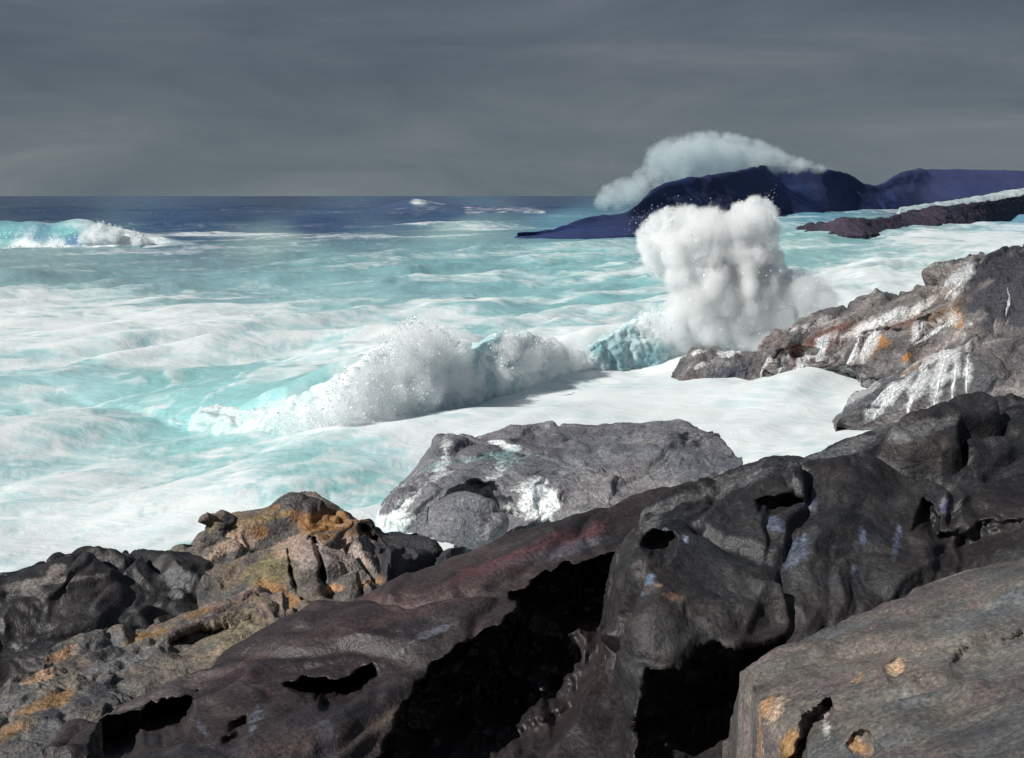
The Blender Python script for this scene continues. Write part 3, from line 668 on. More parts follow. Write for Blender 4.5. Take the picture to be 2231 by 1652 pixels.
# ------------------------------------------------------------------ headland and reef
hb = [(1120, 518), (1160, 518), (1210, 517), (1290, 516), (1380, 514), (1420, 508), (1480, 498), (1550, 488), (1600, 482), (1690, 470), (1790, 466), (1850, 462), (1890, 460), (1925, 458), (1970, 456), (2040, 454), (2240, 452), (2450, 450)]
hc = [(1128, 515), (1165, 511), (1212, 502), (1290, 472), (1365, 458), (1400, 432), (1450, 397), (1530, 383), (1585, 374), (1690, 360), (1800, 370), (1850, 379), (1885, 400), (1922, 400), (1962, 376), (2030, 367), (2240, 372), (2450, 380)]
Yb = [float(Pz(a, b)[1]) for a, b in hb]
off = [4, 8, 12, 22, 28, 36, 45, 50, 55, 60, 65, 65, 60, 60, 65, 70, 75, 80]
rows = [[(a, b, y + o) for (a, b), y, o in zip(hc, Yb, off)],
        [(.6 * a + .4 * c, b + .35 * (d - b), y + o * .62) for (a, b), (c, d), y, o in zip(hc, hb, Yb, off)],
        [(.25 * a + .75 * c, b + .72 * (d - b), y + o * .25) for (a, b), (c, d), y, o in zip(hc, hb, Yb, off)],
        [(c, d, y) for (c, d), y in zip(hb, Yb)]]
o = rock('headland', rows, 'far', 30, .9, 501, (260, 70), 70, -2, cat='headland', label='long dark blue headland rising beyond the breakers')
rb_ = [(1735, 500), (1770, 510), (1810, 516), (1880, 515), (1950, 507), (2000, 501), (2060, 497), (2140, 488), (2240, 473), (2420, 462)]
rc_ = [(1738, 495), (1790, 486), (1830, 480), (1880, 476), (1945, 474), (1970, 460), (2060, 449), (2140, 440), (2240, 424), (2420, 400)]
Yb = [float(Pz(a, b)[1]) for a, b in rb_]
rows = [[(a, b, y + 14 + 2 * i) for i, ((a, b), y) in enumerate(zip(rc_, Yb))], [(.5 * (a + c), .6 * b + .4 * d, y + 7 + i) for i, ((a, b), (c, d), y) in enumerate(zip(rc_, rb_, Yb))], [(c, d, y) for (c, d), y in zip(rb_, Yb)]]
rock('reef', rows, 'reef', 6, .7, 511, (200, 50), 25, -2, cat='reef', label='low purplish-black reef jutting into the surf before the headland')
rows = [[(1960, 452, 470), (2050, 440, 500), (2130, 428, 530), (2240, 409, 560), (2420, 396, 580)], [(1960, 456, 465), (2050, 446, 492), (2130, 434, 520), (2240, 416, 550), (2420, 404, 570)], [(1960, 470, 455), (2050, 470, 480), (2130, 466, 505), (2240, 460, 535), (2420, 450, 560)]]
wave('surf_line', rows, 'farwave', (100, 24), .8, 6, 151, [(2000, 450, (150, 176, 180))], [(2000, 450, .4)], 'thin line of white surf washing up behind the low reef', billow=.5, back=10, zb=-2)

# ------------------------------------------------------------------ rocks of the cove
FO = lin(222, 228, 228)
rock('sea_rock', [[(925, 1005), (960, 958, 34), (1050, 946, 34.5), (1140, 930, 35), (1300, 920, 35), (1480, 913, 34.5), (1560, 938, 33.5), (1612, 985, 32)],
                  [(905, 1030), (955, 985, 33), (1050, 985, 32.5), (1150, 980, 32.5), (1300, 975, 32.5), (1460, 960, 32), (1572, 985, 31.5), (1620, 1000, 31)],
                  [(865, 1075), (925, 1030, 31), (1020, 1020, 30.6), (1150, 1022, 30.2), (1260, 1050, 29.5), (1420, 1060, 29), (1540, 1060, 29), (1610, 1040, 29.5)],
                  [(812, 1130), (860, 1085, 29.5), (950, 1078, 29.2), (1100, 1072, 28.8), (1220, 1115, 28), (1350, 1130, 27.3), (1470, 1130, 27.3), (1560, 1100, 28)],
                  [(795, 1165), (830, 1165), (900, 1185), (1040, 1200), (1160, 1180), (1260, 1170), (1400, 1170), (1540, 1140)]],
     'grey', 1.8, .32, 601, (330, 210), 4.5, -1.2,
     dents=[([(925, 1105), (965, 1062), (1028, 1034), (1080, 1046), (1122, 1088), (1136, 1135), (1110, 1170), (1040, 1180), (950, 1170)], 1.5, 12), ([(1165, 1050), (1190, 1035), (1215, 1075), (1225, 1120), (1200, 1110), (1175, 1130), (1150, 1090)], .35, 8), ([(1480, 950), (1500, 940), (1545, 960), (1548, 1005), (1500, 990)], .35, 10)],
     tints=[((1175, 1100, 55, 50, 0), FO, .75, 12), ((1260, 1150, 80, 18, 10), FO, .9, 8), ((880, 1090, 45, 22, 30), FO, .6, 10), ((970, 985, 14, 35, 0), FO, .55, 8), ((960, 1040, 70, 14, 25), FO, .45, 8), ((850, 1140, 50, 26, 20), FO, .9, 8), ((1110, 1010, 60, 10, 8), (.3, .4, .4), .45, 8), ((1080, 1030, 22, 14, 0), FO, .4, 6), ((1090, 968, 26, 5, -15), FO, .7, 4), ((1040, 1000, 70, 8, 8), (.17, .3, .3), .5, 6)],
     label='broad flat-topped grey rock awash in the white foam of the cove', key='sea_rock', chip=.8)
def blob(name, u, v, Y, ru, rv, depth, mat, amp, L, seed, tints=(), parent=None, tilt=0.0, squash=2.6):
    V, F = ico(5); c = P(u, v, Y); m = Y / FPX
    s = np.sign(V) * np.abs(V) ** (2 / squash)
    a = math.radians(tilt); X = s[:, 0] * ru * m; Z = s[:, 2] * rv * m
    p = np.stack([X * math.cos(a) - Z * math.sin(a), s[:, 1] * depth, X * math.sin(a) + Z * math.cos(a)], -1) + c
    q = strata_frame(p); f1, e1 = facets(q / (L * np.array([2, 1.1, .8])), seed)
    d = .9 * f1 * sstep(0, .2, e1) - .2 * (1 - sstep(0, .15, e1)) + .5 * fbm(q / L, 4, seed + 3) + .25 * fbm(q / (.25 * L), 3, seed + 5)
    p = p + V * (amp * d)[:, None]
    cc, w = painted(p[None], tints, seed, L * .5)
    return put(name, p, F, M[mat], parent, attrs={'tint': cc, 'tintw': w})
tag(blob('boulder', 1022, 1142, 27.4, 92, 60, .95, 'grey', .26, 1.3, 611, squash=2.3, tilt=-8), 'smooth round grey boulder wedged in the hollow of the flat-topped rock', 'boulder')

RUN1 = [([(1872, 735), (1862, 765), (1845, 795), (1828, 826)], 13), ([(1910, 705), (1905, 730), (1890, 760), (1880, 790)], 12), ([(2010, 700), (2005, 722), (1990, 745)], 12), ([(2085, 690), (2060, 708), (2030, 728), (1995, 752)], 13),
        ([(2110, 590), (2085, 625), (2060, 655)], 11), ([(1960, 675), (1950, 690), (1925, 705)], 9), ([(1795, 735), (1790, 755), (1780, 790)], 8)]
RUN2 = [([(2060, 775), (2050, 810), (2040, 850), (2030, 900)], 13), ([(2020, 800), (2000, 835), (1985, 875), (1975, 905)], 12), ([(2085, 780), (2080, 820), (2075, 860), (2072, 890)], 10), ([(1990, 815), (1955, 850), (1925, 885), (1900, 915)], 13), ([(2110, 770), (2108, 810), (2105, 860)], 8), ([(1955, 830), (1925, 855), (1895, 890)], 9)]
RUN3 = [([(1712, 770), (1705, 795), (1690, 826)], 9), ([(1762, 765), (1745, 800), (1725, 832)], 12), ([(1680, 775), (1665, 800), (1655, 825)], 9)]
def film(runs, rgb, wt=.62):
    res = []
    for pth, w in runs:
        for (a, b), (c, d) in zip(pth[:-1], pth[1:]):
            res.append((((a + c) / 2, (b + d) / 2, .6 * math.hypot(c - a, d - b), w * .95, -math.degrees(math.atan2(d - b, c - a))), rgb, wt, w * .7))
    return res
OR, RU, WH = (.36, .17, .05), (.13, .06, .045), lin(228, 230, 230)
G_CL = 'rocks of the far side of the cove'
rock('rock_shelf', [[(1472, 806, 58.5), (1500, 766, 58), (1530, 756, 57.5), (1600, 765, 57.5), (1670, 770, 57), (1740, 768, 57)],
                    [(1468, 812, 57.5), (1498, 790, 56.6), (1530, 785, 56.2), (1600, 792, 56), (1670, 796, 55.8), (1750, 796, 55.8)],
                    [(1462, 820), (1500, 832), (1540, 830), (1600, 828), (1680, 832), (1770, 836)]],
     'cliff', 1.4, .3, 621, (170, 70), 2.5, -1.2, tints=[((1560, 770, 40, 5, 0), WH, .6, 4), ((1520, 800, 20, 8, 40), WH, .5, 4), ((1590, 812, 70, 16, 0), (.06, .075, .13), .5, 8)],
     label='low wet blue-grey shelf of rock at the tip of the cliff, foam on both sides', group=None, key='shelf')
rock('sea_cliff', ext([[(1655, 752, 57), (1700, 712, 57), (1760, 697, 57), (1850, 674, 57), (1950, 648, 56), (1995, 638, 55.5), (2040, 605, 55), (2105, 562, 54), (2160, 552, 53.5), (2240, 534, 53), (2330, 515, 52)],
                   [(1662, 758, 56.4), (1705, 735, 55.6), (1770, 722, 55), (1860, 702, 54.5), (1965, 678, 53.5), (2010, 668, 53), (2060, 648, 52), (2130, 610, 51.5), (2170, 600, 51), (2240, 580, 50.5), (2330, 565, 50)],
                   [(1664, 768, 56), (1700, 762, 54.9), (1770, 762, 54.2), (1850, 752, 53.4), (1960, 732, 52), (2010, 722, 51.3), (2070, 705, 50), (2140, 680, 48.8), (2180, 668, 48), (2240, 655, 47.2), (2330, 640, 46.5)],
                   [(1668, 800, 55.6), (1700, 798, 54.6), (1770, 800, 53.8), (1840, 795, 52.8), (1930, 782, 51), (2000, 775, 49.8), (2080, 765, 48.5), (2150, 745, 47), (2190, 735, 46), (2240, 725, 45), (2330, 715, 44.5)],
                   [(1675, 836), (1710, 838), (1780, 838), (1850, 838), (1930, 860, 50), (2000, 880, 49), (2080, 890, 47), (2150, 900, 45.5), (2190, 910, 44.5), (2240, 910, 43.5), (2330, 910, 43)]], right=(260, 14)),
     'cliff', 1.9, .7, 631, (440, 200), 6, -1.5,
     dents=[([(1690, 765), (1740, 745), (1790, 760), (1780, 800), (1700, 800)], .5, 8), ([(1990, 690), (2050, 670), (2070, 700), (2010, 740)], .5, 8), ([(1880, 720), (1980, 715), (1960, 760), (1870, 770)], .35, 8)],
     tints=[((1790, 740, 90, 34, 20), RU, .8, 12), ((1960, 700, 60, 16, 25), RU, .75, 8), ((1900, 770, 60, 20, 25), (.12, .075, .055), .7, 12), ((2050, 690, 60, 22, 35), (.15, .095, .055), .65, 12), ((1905, 750, 50, 14, 20), OR, .65, 8), ((2060, 640, 70, 18, 35), (.2, .15, .1), .5, 12), ((2100, 610, 40, 9, 25), OR, .6, 6), ((2085, 700, 14, 22, 0), OR, .7, 6), ((1990, 770, 40, 8, 30), OR, .7, 6),
            ((2190, 580, 150, 36, 12), (.02, .02, .032), 1.15, 14), ((2210, 650, 100, 70, 15), (.035, .036, .05), 1.0, 20), ((2160, 770, 120, 50, 15), (.055, .057, .066), .65, 20),
            ((1900, 675, 130, 12, 14), (.14, .135, .13), .6, 8), ((1760, 712, 40, 10, 15), WH, .5, 8), ((1850, 730, 60, 12, 10), WH, .4, 8), ((2070, 610, 50, 10, 42), WH, .55, 8), ((1930, 700, 60, 12, 20), WH, .45, 8), ((1820, 770, 30, 8, 60), WH, .5, 6)] + film(RUN1 + RUN3, (.62, .64, .65)),
     label='tall weathered sea cliff streaked with rust and running white water', key='cliff', cat='cliff')
rock('rock_slab', ext([[(1824, 915, 43.4), (1845, 872, 43.5), (1900, 838, 43.5), (1990, 795, 43), (2060, 762, 42.5), (2110, 748, 42), (2180, 742, 41.5), (2320, 730, 41)],
                   [(1822, 922, 43), (1845, 896, 42.6), (1900, 872, 42.2), (1990, 838, 41.6), (2060, 815, 41), (2120, 800, 40.5), (2190, 790, 40), (2320, 775, 39.5)],
                   [(1818, 932), (1850, 942), (1910, 950), (2000, 955, 40.6), (2080, 955, 40), (2130, 955, 39.5), (2200, 955, 39), (2320, 955, 38.5)]], right=(260, 14)),
     'cliff', 1.4, .25, 641, (280, 120), 4, -1.2, tints=[((1920, 850, 120, 60, 25), (.07, .075, .085), .7, 20), ((2090, 830, 120, 60, 20), (.07, .072, .08), .75, 20), ((2040, 770, 60, 10, 28), WH, .4, 8), ((1890, 850, 60, 8, 32), WH, .35, 6), ((1985, 805, 30, 6, 30), OR, .4, 5)] + film(RUN2, (.62, .64, .65)),
     label='slate-grey slanting slab below the cliff with water running down its face', key='frontslab')

# water running off the cliff
def rivulet(path, width, keys, seed, label, group):
    """path: picture pixels, from top to foot; a thin ragged sheet of water laid on the rock it runs down"""
    path = np.array(path, float); n = 56; nw = 11; t = np.linspace(0, 1, n)
    c = catmull(np.c_[path, np.zeros(len(path))], t)[:, :2]
    one = lambda f, k: fbm(np.stack([t * f, t * 0 + seed * 1.7, t * 0 + k], -1), 3, seed + k)
    c = c + np.stack([one(5, 1), one(5, 2)], -1) * width * .35
    tang = np.gradient(c, axis=0); tang /= np.linalg.norm(tang, axis=1, keepdims=True); side = np.stack([-tang[:, 1], tang[:, 0]], -1); side *= np.sign(side[:, :1] + 1e-9)
    env = np.minimum(1, np.minimum(t / .3 + .1, (1 - t) / .3 + .25)) * .42
    lw = width * env * (.5 + .3 * t) * np.clip(1 + 1.1 * one(6, 3), .2, 2.4); rw = width * env * (.5 + .3 * t) * np.clip(1 + 1.1 * one(6, 4), .2, 2.4)
    a = np.linspace(-1, 1, nw); q = c[:, None] + side[:, None] * np.where(a < 0, a[None] * lw[:, None], a[None] * rw[:, None])[..., None]
    D = ray(q[..., 0], q[..., 1]); D /= np.linalg.norm(D, axis=-1, keepdims=True); R = np.full((n, nw), np.nan)
    for i in range(n):
        for j in range(nw):
            for k in keys:
                h = BVH[k].ray_cast(Vector((0, 0, EYE)), Vector(D[i, j]))
                if h[0] is not None and not (R[i, j] <= h[3]): R[i, j] = h[3]
    R = np.where(np.isnan(R), np.nanmedian(R), R); md = np.median(R, axis=1)
    md = np.convolve(np.pad(md, 4, mode='edge'), np.ones(9) / 9, 'valid')
    R = np.clip(R, md[:, None] - .25, md[:, None] + .25)
    R = (R + np.roll(R, 1, 0) + np.roll(R, -1, 0)) / 3 if False else R
    thick = (.015 + .06 * (1 - a[None] ** 2)) * env[:, None]
    Gp = np.array([0, 0, EYE]) + D * (R - thick)[..., None]; Gb = np.array([0, 0, EYE]) + D * (R + .12)[..., None]
    V = np.concatenate([Gp.reshape(-1, 3), Gb.reshape(-1, 3)]); F1 = grid_faces(n, nw); F2 = F1[:, ::-1] + n * nw
    edge = []; idx = np.arange(n * nw).reshape(n, nw)
    for line in (idx[0], idx[:, -1], idx[-1][::-1], idx[:, 0][::-1]):
        for x, y in zip(line[:-1], line[1:]): edge.append((y, x, x + n * nw, y + n * nw))
    o = put('water_rivulet', V, np.concatenate([F1, F2, np.array(edge)]), M['runoff']); tag(o, label, 'rivulet', group)
G1, G2, G3 = 'runoff on the sea cliff', 'runoff on the slate-grey slab', 'runoff at the cliff foot'
l1 = ['longest white rivulet on the rusty sea cliff, reaching down to the foam basin', 'white rivulet crossing the lower orange stain of the sea cliff', 'short upright rivulet meeting the slanting rivulet on the sea cliff',
      'slanting white rivulet that starts beside the upper orange stain of the sea cliff', 'white rivulet running down the steep step of the cliff ridge', 'short faint rivulet just under the flat top of the sea cliff', 'thin rivulet over the reddest rock of the sea cliff']
for k, (pth, w) in enumerate(RUN1): rivulet(pth, w, ['cliff', 'frontslab'], 700 + k, l1[k], G1)
l2 = ['broad straight stream down the middle of the slate-grey slab', 'bent stream between the broad middle stream and the slanting streams of the slab', 'narrow upright stream close beside the broad middle stream of the slab',
      'long slanting stream along the lower edge of the slate-grey slab', 'shortest upright stream, nearest the tall end of the slate-grey slab', 'thin slanting stream next to the outermost edge of the slate-grey slab']
for k, (pth, w) in enumerate(RUN2): rivulet(pth, w, ['frontslab', 'cliff'], 720 + k, l2[k], G2)
l3 = ['white trickle in the notch where the low shelf meets the cliff foot', 'widest white trickle at the cliff foot, under the reddest rock', 'white trickle running off the top of the low wet shelf']
for k, (pth, w) in enumerate(RUN3): rivulet(pth, w, ['cliff', 'shelf'], 740 + k, l3[k], G3)
rivulet([(2196, 625), (2199, 655), (2190, 690)], 7, ['cliff'], 760, 'lone thin trickle on the dark upper end of the sea cliff', None)

# ------------------------------------------------------------------ foreground rocks
def shore():
    x = np.linspace(-16, 20, 130); y = np.linspace(-9, 24, 120); X, Y = np.meshgrid(x, y)
    z = 7.25 - 3.4 * sstep(2.2, 5.0, Y) - 6.5 * sstep(9.5, 17, Y) + .35 * fbm(np.stack([X / 2.5, Y / 2.5, X * 0], -1), 5, 801) - .12
    G = np.stack([X, Y, z], -1)
    c = np.zeros((G.shape[0] * G.shape[1], 3)); w = np.zeros(len(c))
    o = put('rocky_ground', G.reshape(-1, 3), grid_faces(*G.shape[:2]), M['dark'], origin=np.zeros(3), attrs={'tint': c, 'tintw': w}); o['kind'] = 'structure'
    o['label'] = 'dark rocky ground under the foreshore rocks'
shore()

# dark blocks at the left
rock('rock_ledge', ext([[(-120, 1280, 11.3), (20, 1262, 11.8), (105, 1240, 12), (132, 1217, 12.2), (275, 1211, 12.6), (318, 1228, 12.6), (405, 1201, 13), (445, 1215, 13)],
                    [(-120, 1305, 10.9), (20, 1290, 11.2), (110, 1268, 11.4), (150, 1252, 11.6), (290, 1243, 11.9), (330, 1246, 11.9), (415, 1224, 12.3), (452, 1235, 12.3)],
                    [(-120, 1385, 10.5), (20, 1370, 10.8), (110, 1350, 11), (160, 1340, 11.1), (300, 1320, 11.3), (340, 1310, 11.4), (420, 1290, 11.7), (458, 1280, 11.8)],
                    [(-120, 1530, 9.7), (20, 1510, 10), (110, 1470, 10.2), (170, 1440, 10.4), (300, 1410, 10.6), (350, 1390, 10.8), (430, 1370, 11), (475, 1360, 11.2)]], left=(330, 60)),
     'dark', .8, .17, 811, (280, 130), 1.6, 3.4, tints=[((150, 1262, 200, 10, 6), (.16, .145, .135), .7, 6), ((120, 1245, 20, 14, 30), (.2, .17, .15), .7, 5), ((390, 1265, 40, 40, 0), (.09, .09, .1), .5, 12)],  # pale strip along the top is sheen painted into the colour
     label='long low black ledge at the water edge beside the orange-lichened rock')

# lichen covered rock
OC, PK, YG = (.25, .125, .045), (.38, .27, .21), (.16, .14, .06)
lr = empty('lichen_rock', tuple(P(680, 1300, 11.5) - np.array([0, 0, 1.2])))
tag(lr, 'rugged rock crusted with orange and ochre lichen, shade painted on its right flank', 'rock')
rock('outcrop', [[(395, 1222, 12.5), (450, 1170, 13), (520, 1132, 13.3), (600, 1120, 13.5), (636, 1093, 13.7), (690, 1092, 13.7), (770, 1120, 13.5), (830, 1162, 13.2), (890, 1172, 13), (940, 1186, 12.8), (975, 1222, 12.5)],
                 [(408, 1242, 12.2), (460, 1210, 12.4), (530, 1180, 12.6), (610, 1165, 12.7), (660, 1140, 12.8), (720, 1150, 12.7), (790, 1170, 12.6), (840, 1200, 12.5), (895, 1205, 12.4), (945, 1215, 12.3), (980, 1232, 12.2)],
                 [(430, 1290, 11.5), (490, 1270, 11.6), (550, 1250, 11.6), (620, 1235, 11.6), (680, 1225, 11.5), (740, 1230, 11.5), (800, 1240, 11.6), (850, 1245, 11.7), (900, 1245, 11.8), (950, 1248, 11.9), (990, 1250, 12)],
                 [(450, 1375, 10.7), (510, 1368, 10.7), (570, 1360, 10.6), (640, 1350, 10.6), (700, 1330, 10.6), (760, 1320, 10.7), (820, 1310, 10.8), (870, 1300, 11), (920, 1290, 11.1), (960, 1280, 11.3), (1010, 1270, 11.5)]],
     'lichen', .8, .2, 821, (330, 200), 1.8, 3.6, parent=lr,
     dents=[([(672, 1168), (690, 1165), (705, 1215), (720, 1260), (712, 1290), (690, 1270), (695, 1230)], .45, 7), ([(615, 1175), (632, 1180), (640, 1240), (655, 1290), (690, 1320), (650, 1315), (625, 1250)], .45, 7), ([(780, 1140), (800, 1140), (840, 1200), (830, 1250), (790, 1200)], .5, 12)],
     tints=[([(790, 1120), (1020, 1190), (1020, 1300), (760, 1300), (830, 1260), (800, 1190), (760, 1150)], (.022, .022, .028), .95, 12), ((700, 1140, 95, 28, -12), OC, .95, 10), ((560, 1140, 70, 12, 20), (.2, .14, .06), .7, 8), ((520, 1185, 70, 22, 25), PK, .7, 12), ((580, 1240, 60, 40, 30), YG, .6, 14), ((600, 1300, 50, 30, -30), OC, .65, 10), ((570, 1160, 22, 14, 0), OC, .9, 6), ((640, 1190, 50, 26, 0), PK, .6, 10), ((770, 1210, 40, 46, 0), (.32, .26, .23), .7, 12), ((790, 1275, 60, 9, 10), (.36, .2, .09), .8, 6), ((500, 1250, 60, 30, 30), (.15, .11, .07), .6, 14), ((680, 1215, 30, 30, 0), (.26, .22, .21), .5, 10)],  # dark polygon paints the right flank's shade into the colour
     label='orange and pink lichened face with shade painted on its right flank', chip=1.2)
blob('knob', 478, 1152, 12.9, 34, 32, .22, 'lichen', .10, .25, 823, tints=[((500, 1150, 26, 34, 0), (.03, .028, .032), .8, 6), ((462, 1150, 10, 30, 0), (.2, .16, .08), .7, 4)], parent=lr, squash=5, tilt=-10)  # right side tinted dark, painted shade like the flank

# layered strips of lighter stone
st = empty('layered_rock', tuple(P(250, 1520, 8.6) - np.array([0, 0, .8])))
tag(st, 'tan and ochre layered rock strips stepping down beside the long brown slab', 'rock')
LT = [(.2, .165, .11), (.2, .115, .05), (.14, .14, .145), (.3, .17, .1)]
rock('rock_layer', [[(95, 1440, 9.1), (110, 1412, 9.3), (200, 1382, 9.7), (330, 1355, 10), (450, 1320, 10.3), (560, 1291, 10.6), (625, 1312, 10.5)],
                    [(98, 1470, 8.9), (120, 1455, 9), (220, 1430, 9.2), (345, 1400, 9.5), (465, 1370, 9.7), (575, 1345, 9.9), (650, 1345, 10)],
                    [(120, 1540, 8.4), (150, 1530, 8.4), (250, 1510, 8.5), (370, 1480, 8.7), (490, 1450, 8.9), (600, 1420, 9.1), (690, 1400, 9.3)]],
     'lichen', .5, .09, 831, (240, 110), 1.2, 3.6, parent=st, dents=[([(370, 1400), (430, 1375), (500, 1365), (470, 1400), (410, 1440), (365, 1430)], .3, 10)],
     tints=[((150, 1415, 45, 12, 25), LT[3], .8, 6), ((310, 1385, 60, 9, 20), LT[1], .9, 5), ((440, 1335, 60, 6, 16), LT[1], .8, 4), ((530, 1370, 90, 40, 20), LT[0], .7, 14), ((250, 1450, 80, 26, 20), LT[2], .7, 10)])
rock('rock_layer', ext([[(-120, 1550, 8), (0, 1503, 8.5), (70, 1478, 8.8), (115, 1462, 8.9), (200, 1470, 8.8), (260, 1490, 8.7)],
                    [(-120, 1585, 7.7), (0, 1545, 8.1), (80, 1515, 8.3), (130, 1500, 8.4), (215, 1500, 8.4), (280, 1510, 8.3)],
                    [(-120, 1650, 7.2), (0, 1620, 7.4), (90, 1590, 7.6), (150, 1570, 7.8), (240, 1555, 7.9), (310, 1545, 8)]], left=(330, 60)),
     'lichen', .4, .08, 841, (250, 90), 1.0, 3.6, parent=st, tints=[((60, 1485, 90, 8, 22), (.34, .22, .14), .8, 5), ((90, 1540, 80, 16, 28), LT[1], .85, 6), ((10, 1540, 60, 14, 20), LT[2], .7, 8), ((210, 1510, 50, 20, 40), (.05, .048, .055), .7, 8)])
rock('rock_layer', ext([[(-120, 1625, 7.1), (0, 1585, 7.6), (70, 1560, 7.8), (130, 1545, 7.9), (190, 1540, 7.9), (230, 1530, 8)],
                    [(-120, 1680, 6.6), (0, 1640, 7), (80, 1620, 7.1), (140, 1605, 7.2), (180, 1600, 7.3), (220, 1600, 7.3)],
                    [(-120, 1800, 6), (0, 1780, 6.2), (90, 1760, 6.3), (150, 1750, 6.4), (200, 1740, 6.5), (240, 1730, 6.6)]], left=(330, 60)),
     'lichen', .4, .08, 851, (250, 90), 1.0, 3.6, parent=st, dents=[([(90, 1640), (140, 1600), (190, 1590), (180, 1640), (120, 1652)], .25, 8)],
     tints=[((20, 1590, 50, 14, 25), LT[1], .7, 6), ((110, 1600, 60, 30, 30), (.1, .1, .105), .7, 12), ((60, 1640, 80, 20, 10), (.07, .07, .075), .7, 12)])

# long brown slab
rock('rock_slab', [[(120, 1650, 6.8), (165, 1595, 7.2), (240, 1540, 7.7), (400, 1472, 8.3), (600, 1385, 8.9), (800, 1305, 9.3), (980, 1236, 9.7), (1150, 1168, 10), (1300, 1117, 10.3), (1420, 1078, 10.5), (1510, 1050, 10.6)],
                   [(130, 1670, 6.7), (180, 1620, 7), (300, 1560, 7.3), (470, 1500, 7.7), (680, 1430, 8.1), (870, 1360, 8.5), (1040, 1285, 8.9), (1190, 1220, 9.3), (1310, 1180, 9.6), (1420, 1145, 9.9), (1510, 1120, 10)],
                   [(140, 1690, 6.5), (190, 1650, 6.7), (340, 1610, 6.9), (520, 1565, 7.15), (720, 1510, 7.5), (900, 1450, 7.9), (1060, 1380, 8.25), (1200, 1320, 8.6), (1320, 1280, 8.9), (1420, 1260, 9.1), (1510, 1250, 9.2)],
                   [(150, 1760, 6.1), (220, 1720, 6.2), (400, 1690, 6.3), (560, 1670, 6.5), (740, 1650, 6.7), (900, 1640, 6.9), (1060, 1640, 7), (1200, 1640, 7.1), (1330, 1640, 7.2), (1420, 1640, 7.3), (1510, 1640, 7.4)],
                   [(150, 1950, 5.2), (220, 1930, 5.2), (400, 1920, 5.3), (560, 1900, 5.4), (740, 1900, 5.5), (900, 1900, 5.5), (1060, 1900, 5.6), (1200, 1900, 5.6), (1330, 1900, 5.7), (1420, 1900, 5.7), (1510, 1900, 5.8)]],
     'slab', 1.1, .13, 861, (430, 270), 2.0, 3.4,
     dents=[([(185, 1605), (215, 1575), (330, 1530), (430, 1505), (415, 1570), (400, 1600), (340, 1625), (290, 1660), (190, 1670)], 1.4, 12),
            ([(620, 1492), (700, 1472), (810, 1450), (822, 1475), (800, 1512), (765, 1555), (685, 1540), (650, 1515)], .9, 10),
            ([(1420, 1175), (1370, 1190), (1240, 1228), (1110, 1290), (1122, 1335), (1010, 1400), (905, 1480), (865, 1560), (795, 1700), (1165, 1700), (1230, 1600), (1290, 1500), (1345, 1370), (1420, 1300)], 1.6, 16),
            ([(500, 1570), (545, 1540), (560, 1600), (530, 1640), (490, 1620)], .15, 20)],
     tints=[((850, 1330, 420, 26, 21), (.06, .036, .036), .6, 20), ((1180, 1190, 200, 14, 20), (.075, .03, .034), .6, 10), ((1230, 1200, 90, 10, 12), (.08, .08, .11), .5, 8), ((870, 1425, 36, 14, 35), (.2, .21, .23), .55, 9), ((320, 1520, 160, 18, 25), (.1, .085, .08), .6, 14), ((550, 1590, 12, 40, -15), (.1, .115, .16), .55, 9), ((710, 1620, 14, 30, 0), (.1, .115, .16), .5, 9), ((440, 1590, 10, 30, 40), (.1, .115, .16), .5, 9), ((600, 1630, 200, 30, 5), (.055, .04, .036), .6, 16), ((890, 1580, 50, 60, -30), (.075, .058, .048), .6, 14), ((940, 1380, 60, 10, 22), (.13, .14, .18), .5, 6)],
     label='long dark brown slab sloping up to the big black boulder, hollowed below', chip=.8)

